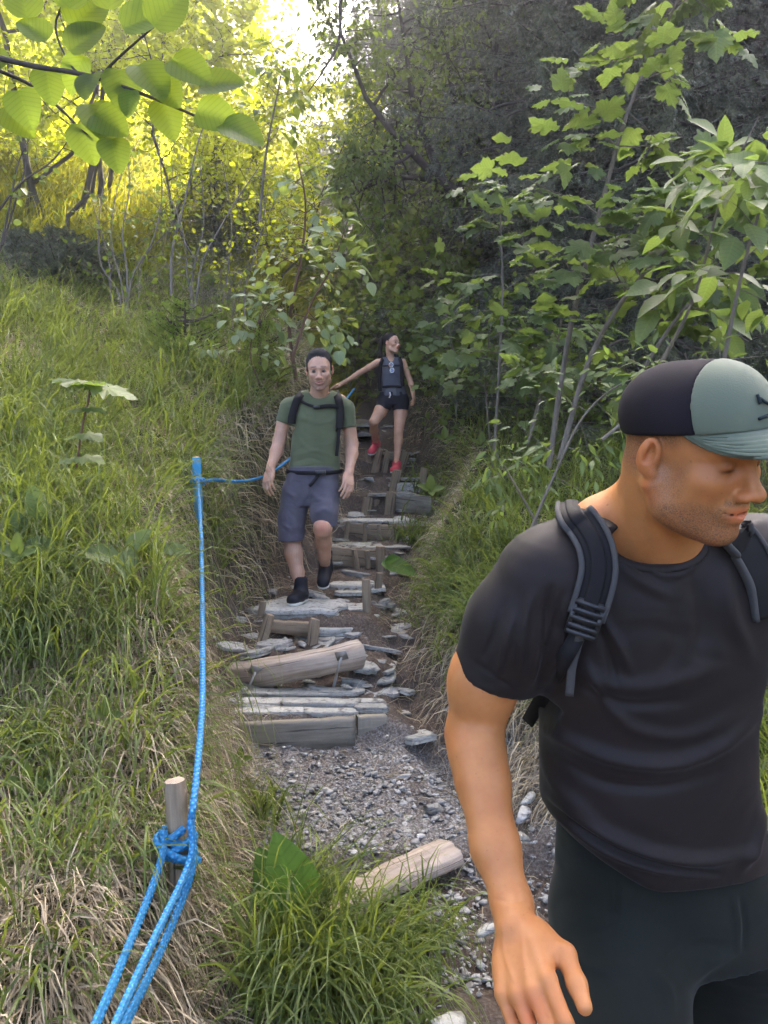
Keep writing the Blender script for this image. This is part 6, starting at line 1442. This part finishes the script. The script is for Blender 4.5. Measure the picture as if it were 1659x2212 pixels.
sapling('sycamore_sapling', PL([(1060, 960), (1050, 860), (1050, 790), (1060, 700)], 7.2), .012, 8, .5, 'sycamore in front of the dark trunk right of the woman', 58, .14, group=GM)
sapling('sycamore_sapling', PL([(1420, 800), (1500, 640), (1560, 420), (1640, 250)], 3.6, 3.2), .010, 9, .34, 'near branch with large pointed leaves at the right edge', 59, .15, tmpl=OVAL, step=.07)
sapling('sycamore_sapling', PL([(1560, 800), (1600, 600), (1650, 420), (1680, 280)], 3.2, 2.8), .010, 9, .30, 'nearest right branch with big oval leaves beside the frame edge', 60, .14, tmpl=OVAL, step=.06)
# willow-like shrub behind the cap
for pts, Y0, nb_, bl, sd, lab in [([(1140, 1160), (1200, 1020), (1260, 900), (1340, 830), (1440, 800)], 3.3, 14, .30, 61, 'willow shrub with narrow leaves rising to the cap'), ([(1170, 1150), (1120, 1060), (1090, 1010), (1060, 960)], 3.6, 8, .18, 62, 'short left stem of narrow leaves above the grass bank'),
    ([(1300, 950), (1400, 870), (1520, 790), (1640, 770)], 3.0, 10, .22, 63, 'narrow leaved shoots sticking out above the cap')]:
    sapling('willow_shrub', PL(pts, Y0), .007, nb_, bl, lab, sd, .062, 'leaf_maple', LANCE, .028, 'narrow leaved willow shoots behind the man in the cap', cat='shrub', t0=.25, horiz=1.2)

# --- leafy whitebeam sapling in the centre left
sapling('whitebeam_sapling', PL([(640, 820), (625, 700), (650, 560), (660, 440), (640, 330)], 6.9, 6.2), .018, 17, .55, 'whitebeam with pale upright leaves in the middle, thin reddish stem', 71, .105, 'leaf_grey', OVAL, .06, bk='bark_red', cat='sapling', t0=.25)
sapling('whitebeam_sapling', PL([(630, 780), (670, 660), (715, 580), (750, 480)], 6.4, 6.0), .012, 12, .45, 'right hand stem of grey green leaves leaning over the man in green', 72, .105, 'leaf_grey', ROUND, .06, bk='bark_red', cat='sapling', t0=.3)
sapling('whitebeam_sapling', PL([(560, 830), (540, 760), (560, 690), (590, 640)], 6.3), .008, 8, .36, 'low grey green leafy spray left of the reddish stem', 73, .095, 'leaf_grey', ROUND, .055, bk='bark_red', t0=.3)
sapling('whitebeam_sapling', PL([(560, 480), (575, 330), (600, 200), (620, 100)], 7.2, 6.6), .014, 12, .4, 'upright shoot with pointed leaves standing against the sky gap', 74, .10, 'leaf_mid', OVAL, .06, t0=.45)
sapling('birch_branch', PL([(735, -60), (733, 80), (700, 150), (665, 200)], 5.5), .014, 8, .30, 'dark hanging branch at the top crossing the sky gap', 75, .055, 'leaf_mid', OVAL, .04, bk='bark_dark', cat='branch', t0=.2)

# --- bare multi stem shrubs
def stems(name, paths, r, label, seed, bk='bark_grey', nb=(4,), lm=None, cat='shrub'):
    g = np.random.default_rng(seed); sk = fixed([(p, r*.6*g.uniform(.8, 1.15)) for p in paths], g, nb, .35, .7, 1, up=.1, wig=.2)
    r = r; o = thing(name, paths[0][0], label, cat); mobj('stems', skel_parts(sk), M[bk], o)
    tips = [s for s in sk if s[0] >= 1]; p, d, n = leafpts(tips, 1, .09, g); V, F, A = leaves(*ROUND, p, d, n, .06*g.uniform(.6, 1.2, len(p))); mesh('leaf_crown', V, F, M[lm or 'leaf_mid'], o, attrs=A, smooth=False); return o
stems('bare_shrub', [PL(l, 7.8, 8.2) for l in ([(268, 700), (255, 630), (215, 560), (220, 420), (250, 330)], [(272, 700), (262, 610), (240, 520), (255, 400), (300, 300)], [(275, 700), (285, 600), (330, 520), (350, 420), (340, 300)], [(270, 695), (275, 600), (265, 500), (280, 400), (270, 280)], [(278, 700), (300, 640), (310, 560), (390, 470)], [(265, 700), (240, 640), (235, 560), (200, 440)])], .022, 'multi stemmed bare shrub on the grassy crest at the left', 81, nb=(7,))
stems('bare_shrub', [PL(l, 7.6, 8.0) for l in ([(408, 735), (420, 660), (405, 600), (395, 500), (350, 380)], [(408, 735), (425, 640), (440, 560), (500, 450), (560, 360)], [(412, 700), (415, 600), (440, 480), (430, 330)], [(370, 640), (372, 540), (400, 430), (430, 300), (460, 230)])], .022, 'pale bare stems rising right of the first bare shrub', 82, nb=(7,))
stems('bare_shrub', [PL(l, 6.6, 7.0) for l in ([(0, 540), (20, 450), (40, 350), (80, 270)], [(5, 530), (35, 430), (60, 330), (50, 220)], [(-20, 480), (40, 400), (110, 350), (150, 300)])], .02, 'thin dark stems at the left frame edge in front of the yellow slope', 83, 'bark_dark', nb=(6,))
stems('bare_shrub', [PL(l, 8.3, 8.8) for l in ([(500, 720), (510, 640), (540, 560), (600, 420)], [(530, 720), (530, 620), (560, 520), (580, 400)], [(470, 700), (490, 600), (500, 480), (480, 350)], [(560, 640), (600, 560), (650, 470)])], .015, 'thin straight stems between the bare shrub and the whitebeam', 84, nb=(8,), lm='leaf_sun')
# dead twig tangle
g = np.random.default_rng(85); tw = []
for i in range(70):
    u, v = g.uniform(330, 560), g.uniform(520, 700); a = g.uniform(0, 3.1); L = g.uniform(40, 130); c = g.uniform(-30, 30); Y = g.uniform(8.2, 9.4)
    tw.append(tube(resample([P(u-L/2*math.cos(a), v-L/2*math.sin(a), Y), P(u+c*.5, v+c, Y), P(u+L/2*math.cos(a), v+L/2*math.sin(a), Y+.2)], 8), .005, 3, cap=False))
tag(mobj('brushwood', tw, M['bark_grey']), 'tangle of thin dead twigs under the sunlit shrubs', 'brushwood', kind='stuff')

# --- maple seedling in the left grass
o = thing('maple_seedling', P(165, 1000, 3.2), 'red stemmed maple seedling with a flat yellow green leaf roof in the left grass', 'seedling')
stp = PL([(165, 1010), (172, 960), (180, 910), (190, 870), (196, 830)], 3.2); mobj('stem', [tube(resample(stp, 14), .005, 6)], M['bark_red'], o)
pp, dd, nn_, ss = [], [], [], []
for (u, v), (dx, dy, dz), s in [((196, 830), (-1, -.15, .15), .17), ((198, 830), (1, -.1, -.28), .20), ((196, 830), (.2, -1, .0), .13), ((196, 830), (-.3, 1, .1), .14), ((184, 880), (1, -.3, -.2), .10), ((182, 885), (-1, -.3, -.1), .08), ((176, 935), (1, -.4, -.3), .12), ((174, 940), (-1, .1, -.2), .08), ((170, 985), (1, -.3, -.2), .13), ((168, 990), (-.9, -.4, -.2), .09)]:
    pp.append(P(u, v, 3.2)); dd.append((dx, dy, dz)); nn_.append((0, -.25, 1)); ss.append(s)
V, F, A = leaves(*MAPLE, np.array(pp), np.array(dd, float), np.array(nn_, float), np.array(ss)); mesh('leaves', V, F, M['leaf_maple'], o, attrs=A, smooth=False)

# --- near alder branch, upper left
o = thing('alder_branch', P(-40, 100, 1.5), 'near overhanging branch with large round serrated leaves at the upper left', 'branch')
m1 = resample([P(-60, 110, 1.45), P(60, 140, 1.42), P(150, 155, 1.4), P(215, 170, 1.38), P(300, 200, 1.36), P(370, 228, 1.35), P(450, 262, 1.34), P(495, 275, 1.33)], 40)
m2 = resample([P(-60, 130, 1.5), P(60, 180, 1.48), P(130, 235, 1.46), P(175, 280, 1.45), P(205, 300, 1.45)], 30); m3 = resample([P(215, 170, 1.38), P(250, 130, 1.36), P(330, 60, 1.34), P(390, 10, 1.3)], 20)
mobj('twig', [tube(m1, np.linspace(.0055, .0014, 40), 7), tube(m2, np.linspace(.004, .0014, 30), 6), tube(m3, np.linspace(.003, .001, 20), 6), tube(resample([P(215, 170, 1.38), P(160, 150, 1.4), P(120, 60, 1.42), P(150, -20, 1.42)], 16), .002, 5)], M['bark_dark'], o)
LF = [(265, 60, 1.30, (.75, 0, .35), .090, .2), (370, 130, 1.32, (.9, -.2, -.5), .085, -.3), (330, 55, 1.28, (.55, 0, .6), .085, .5), (430, 190, 1.34, (.9, -.2, .12), .085, .1), (300, 140, 1.34, (.6, -.3, -.7), .088, .4), (425, 240, 1.33, (.9, -.1, -.25), .080, -.2),
      (480, 268, 1.32, (.95, -.2, -.4), .085, .3), (345, 175, 1.35, (.6, -.4, -.8), .07, 0), (260, 150, 1.37, (.15, -.2, -.9), .085, .3), (180, 120, 1.40, (-.3, 0, -.6), .075, .2), (200, 160, 1.38, (-.1, -.5, -.8), .065, -.4), (150, 110, 1.40, (.55, 0, .5), .085, .2),
      (105, 85, 1.42, (-.6, -.1, .4), .07, 0), (40, 195, 1.46, (.35, -.2, -.85), .085, .2), (195, 225, 1.45, (.5, -.2, -.75), .095, .4), (205, 245, 1.44, (.75, -.3, -.5), .085, -.3), (175, 265, 1.45, (.3, -.1, -.95), .085, 0), (240, 300, 1.44, (.3, -.3, -.9), .075, .3),
      (160, 60, 1.42, (.5, .1, .75), .10, .3), (60, 40, 1.42, (-.2, 0, .9), .085, .3), (20, 120, 1.45, (-.6, -.1, -.4), .08, .1), (230, 20, 1.38, (.2, -.1, .95), .085, 0), (300, 0, 1.34, (.9, 0, .3), .095, .2), (100, 150, 1.44, (.2, -.2, -.8), .075, .4), (350, 215, 1.36, (.3, -.1, -.95), .075, 0), (285, 195, 1.36, (-.2, -.1, -.9), .05, 0), (150, 20, 1.4, (.1, 0, 1), .09, .2), (10, 230, 1.5, (.6, 0, -.6), .08, .2)]
p = np.array([P(u, v, Y) for u, v, Y, *_ in LF]); d = np.array([l[3] for l in LF], float); n = np.array([(l[5]*.6, -.9, .35+.2*math.sin(i*2.3)) for i, l in enumerate(LF)], float)
tm = ngrid(lambda t: .44*np.sin(np.pi*np.clip(t*.95+.04, 0, 1)**.72)**.62*(1+.035*np.sin(t*75)), 33, 7)
V, F, A = leaves(tm[0], tm[1], p, d, n, np.array([l[4] for l in LF])*.92); mesh('leaves', V, F, M['leaf_near'], o, attrs=A, smooth=True)

# --- big ground leaves
def bigleaf(name, items, label, seed, cat='plant', lm='leaf_dock'):
    g = np.random.default_rng(seed); o = thing(name, P(*items[0][:3]), label, cat); t = ngrid(lambda t: .30*np.sin(np.pi*np.clip(t*.96+.03, 0, 1)**.8)**.8, 16, 7); t[0][:, 2] += .02*np.sin(t[0][:, 1]*30)*np.abs(t[0][:, 0])*2
    p = np.array([P(*i[:3]) for i in items]); V, F, A = leaves(t[0], t[1], p, np.array([i[3] for i in items], float), np.array([i[5] for i in items], float), np.array([i[4] for i in items])); mesh('leaf_blades', V, F, M[lm], o, attrs=A); return o
bigleaf('dock_plant', [(650, 2000, 2.3, (-.20, -.1, 1), .30, (.5, -1, .1)), (665, 2010, 2.25, (.75, -.4, -.15), .20, (-.2, -.5, .8)), (625, 1990, 2.35, (-.35, .1, .8), .24, (.3, -.9, .3))], 'dock plant with one big upright leaf at the bottom centre', 1)
bigleaf('butterbur_plant', [(90, 1120, 3.4, (-.2, -.2, .9), .16, (.2, -.9, .4)), (120, 1180, 3.3, (-1, -.2, .05), .17, (0, -.7, .7)), (60, 1150, 3.4, (-.6, 0, .7), .13, (0, -1, .3))], 'pair of large matt leaves low in the left grass', 2, lm='leaf_maple')
bigleaf('butterbur_plant', [(260, 1210, 3.3, (-.7, -.3, .3), .17, (0, -.7, .7)), (270, 1190, 3.35, (.2, -.5, -.35), .17, (0, -.8, .6)), (350, 1185, 3.5, (.9, 0, -.05), .13, (0, -.7, .7)), (275, 1190, 3.4, (.5, 0, .5), .14, (0, -.9, .4))], 'broad veined leaves spreading beside the blue rope', 3, lm='leaf_maple')
bigleaf('butterbur_plant', [(825, 1215, 5.3, (1, -.2, -.2), .26, (0, -.6, .8)), (832, 1214, 5.3, (.5, -.5, .3), .13, (0, -.8, .6))], 'broad leaf hanging over the path right of the stakes', 4)
for k, (u, v, Y, s) in enumerate([(1070, 1000, 6.2, .1), (1040, 960, 6.6, .1), (960, 950, 7.4, .12), (930, 1060, 6.0, .12), (1150, 1040, 5.6, .1), (40, 1200, 3, .09), (230, 1550, 2.6, .07), (60, 1700, 2.3, .08), (300, 1480, 3.0, .08), (140, 1600, 2.6, .06), (520, 1640, 3.0, .05)]):
    bigleaf('herb', [(u, v, Y, (-.7, -.3, .4), s, (0, -.7, .7)), (u+4, v, Y, (.7, -.3, .3), s*.9, (0, -.7, .7)), (u, v-3, Y, (0, -.2, .9), s, (0, -1, .2)), (u, v+3, Y, (.1, -.9, -.1), s*.8, (0, -.4, .9))], ['round leaved herb above the right grass bank', 'round leaved herb in the shade by the wood edge', 'herb on the bank right of the upper steps', 'herb at the grass edge right of the grey board', 'herb beneath the willow stems', 'small herb low at the left frame edge', 'herb in the dry grass left of the rope', 'herb in the dry grass near the left edge', 'leafy herb just left of the rope above the post', 'tiny herb in straw at lower left', 'sunlit herb right of the rope by the board'][k], 20+k, 'herb', 'leaf_mid')
for u, v, Y, lab in [(335, 1420, 3.0, 'single yellow flower in the dry grass left of the rope'), (465, 830, 6.0, 'tiny yellow flower in the shaded grass')]:
    c = P(u, v, Y); o = thing('yellow_flower', c, lab, 'flower'); a = np.linspace(0, 2*np.pi, 7)[:-1]
    V, F, A = leaves(*DIAM, np.repeat(c[None], 6, 0), np.stack([np.cos(a), np.sin(a)*.6-.3, .3+0*a], 1), np.tile([0, -.5, 1.], (6, 1)), np.full(6, .012*Y/3)); mesh('petals', V, F, M['flower'], o, attrs=A); mobj('stem', [tube([c, c-[0, 0, .12]], .0015, 4)], M['leaf_mid'], o)
# ---------------------------------------------------------------- air
hv = np.array([[x, y, z] for z in (-12, 48) for y in (-9, 112) for x in (-72, 72)], float)
hm = bpy.data.materials.new('air'); hm.use_nodes = True; nt = hm.node_tree
for n_ in list(nt.nodes):
    if n_.type == 'BSDF_PRINCIPLED': nt.nodes.remove(n_)
pv = nt.nodes.new('ShaderNodeVolumePrincipled'); pv.inputs['Color'].default_value = (.95, .93, 1, 1); pv.inputs['Density'].default_value = HAZE; pv.inputs['Anisotropy'].default_value = .8
nt.links.new(pv.outputs[0], nt.nodes['Material Output'].inputs['Volume'])
ho = mesh('haze', hv, [np.array([[0, 2, 3, 1], [4, 5, 7, 6], [0, 1, 5, 4], [2, 6, 7, 3], [0, 4, 6, 2], [1, 3, 7, 5]])], hm, smooth=False); tag(ho, 'thin bright haze in the air under the trees', 'haze', kind='stuff')
# ---------------------------------------------------------------- camera, sun, sky
cam_d = bpy.data.cameras.new('camera'); cam = bpy.data.objects.new('camera', cam_d); COL.objects.link(cam)
cam.location = (0, 0, 0); cam.rotation_euler = (math.pi/2-PITCH, 0, 0)
cam_d.sensor_fit = 'VERTICAL'; cam_d.sensor_height = 36; cam_d.lens = 36*1640/2212; cam_d.clip_start = .05; cam_d.clip_end = 500
sc.camera = cam
SUN_AZ, SUN_EL = R(SUNA), R(SUNE)      # azimuth measured from +Y towards +X
sd = bpy.data.lights.new('sun', 'SUN'); sd.energy = 5; sd.angle = R(.5); sd.color = (1, .93, .80)
so = bpy.data.objects.new('sun', sd); COL.objects.link(so)
sv = Vector((math.sin(SUN_AZ)*math.cos(SUN_EL), math.cos(SUN_AZ)*math.cos(SUN_EL), math.sin(SUN_EL)))
so.rotation_euler = sv.to_track_quat('Z', 'Y').to_euler(); so.location = (5, 5, 30)
w = bpy.data.worlds.new('World'); sc.world = w; w.use_nodes = True; nt = w.node_tree
sky = nt.nodes.new('ShaderNodeTexSky'); sky.sky_type = 'NISHITA'; sky.sun_disc = False; sky.sun_elevation = SUN_EL; sky.sun_rotation = SUN_AZ
sky.altitude = 900; sky.dust_density = 7.0; sky.air_density = .4; sky.ozone_density = 0
nt.links.new(sky.outputs[0], nt.nodes['Background'].inputs[0]); nt.nodes['Background'].inputs[1].default_value = SKYS
sc.view_settings.view_transform = 'Standard'; sc.view_settings.look = 'None'; sc.view_settings.gamma = 1; sc.view_settings.exposure = EXPO
sc.cycles.use_adaptive_sampling = True; sc.cycles.adaptive_threshold = .03; sc.cycles.max_bounces = 8; sc.cycles.diffuse_bounces = 6; sc.cycles.glossy_bounces = 2; sc.cycles.transmission_bounces = 6; sc.cycles.volume_bounces = 0
clean_wl()
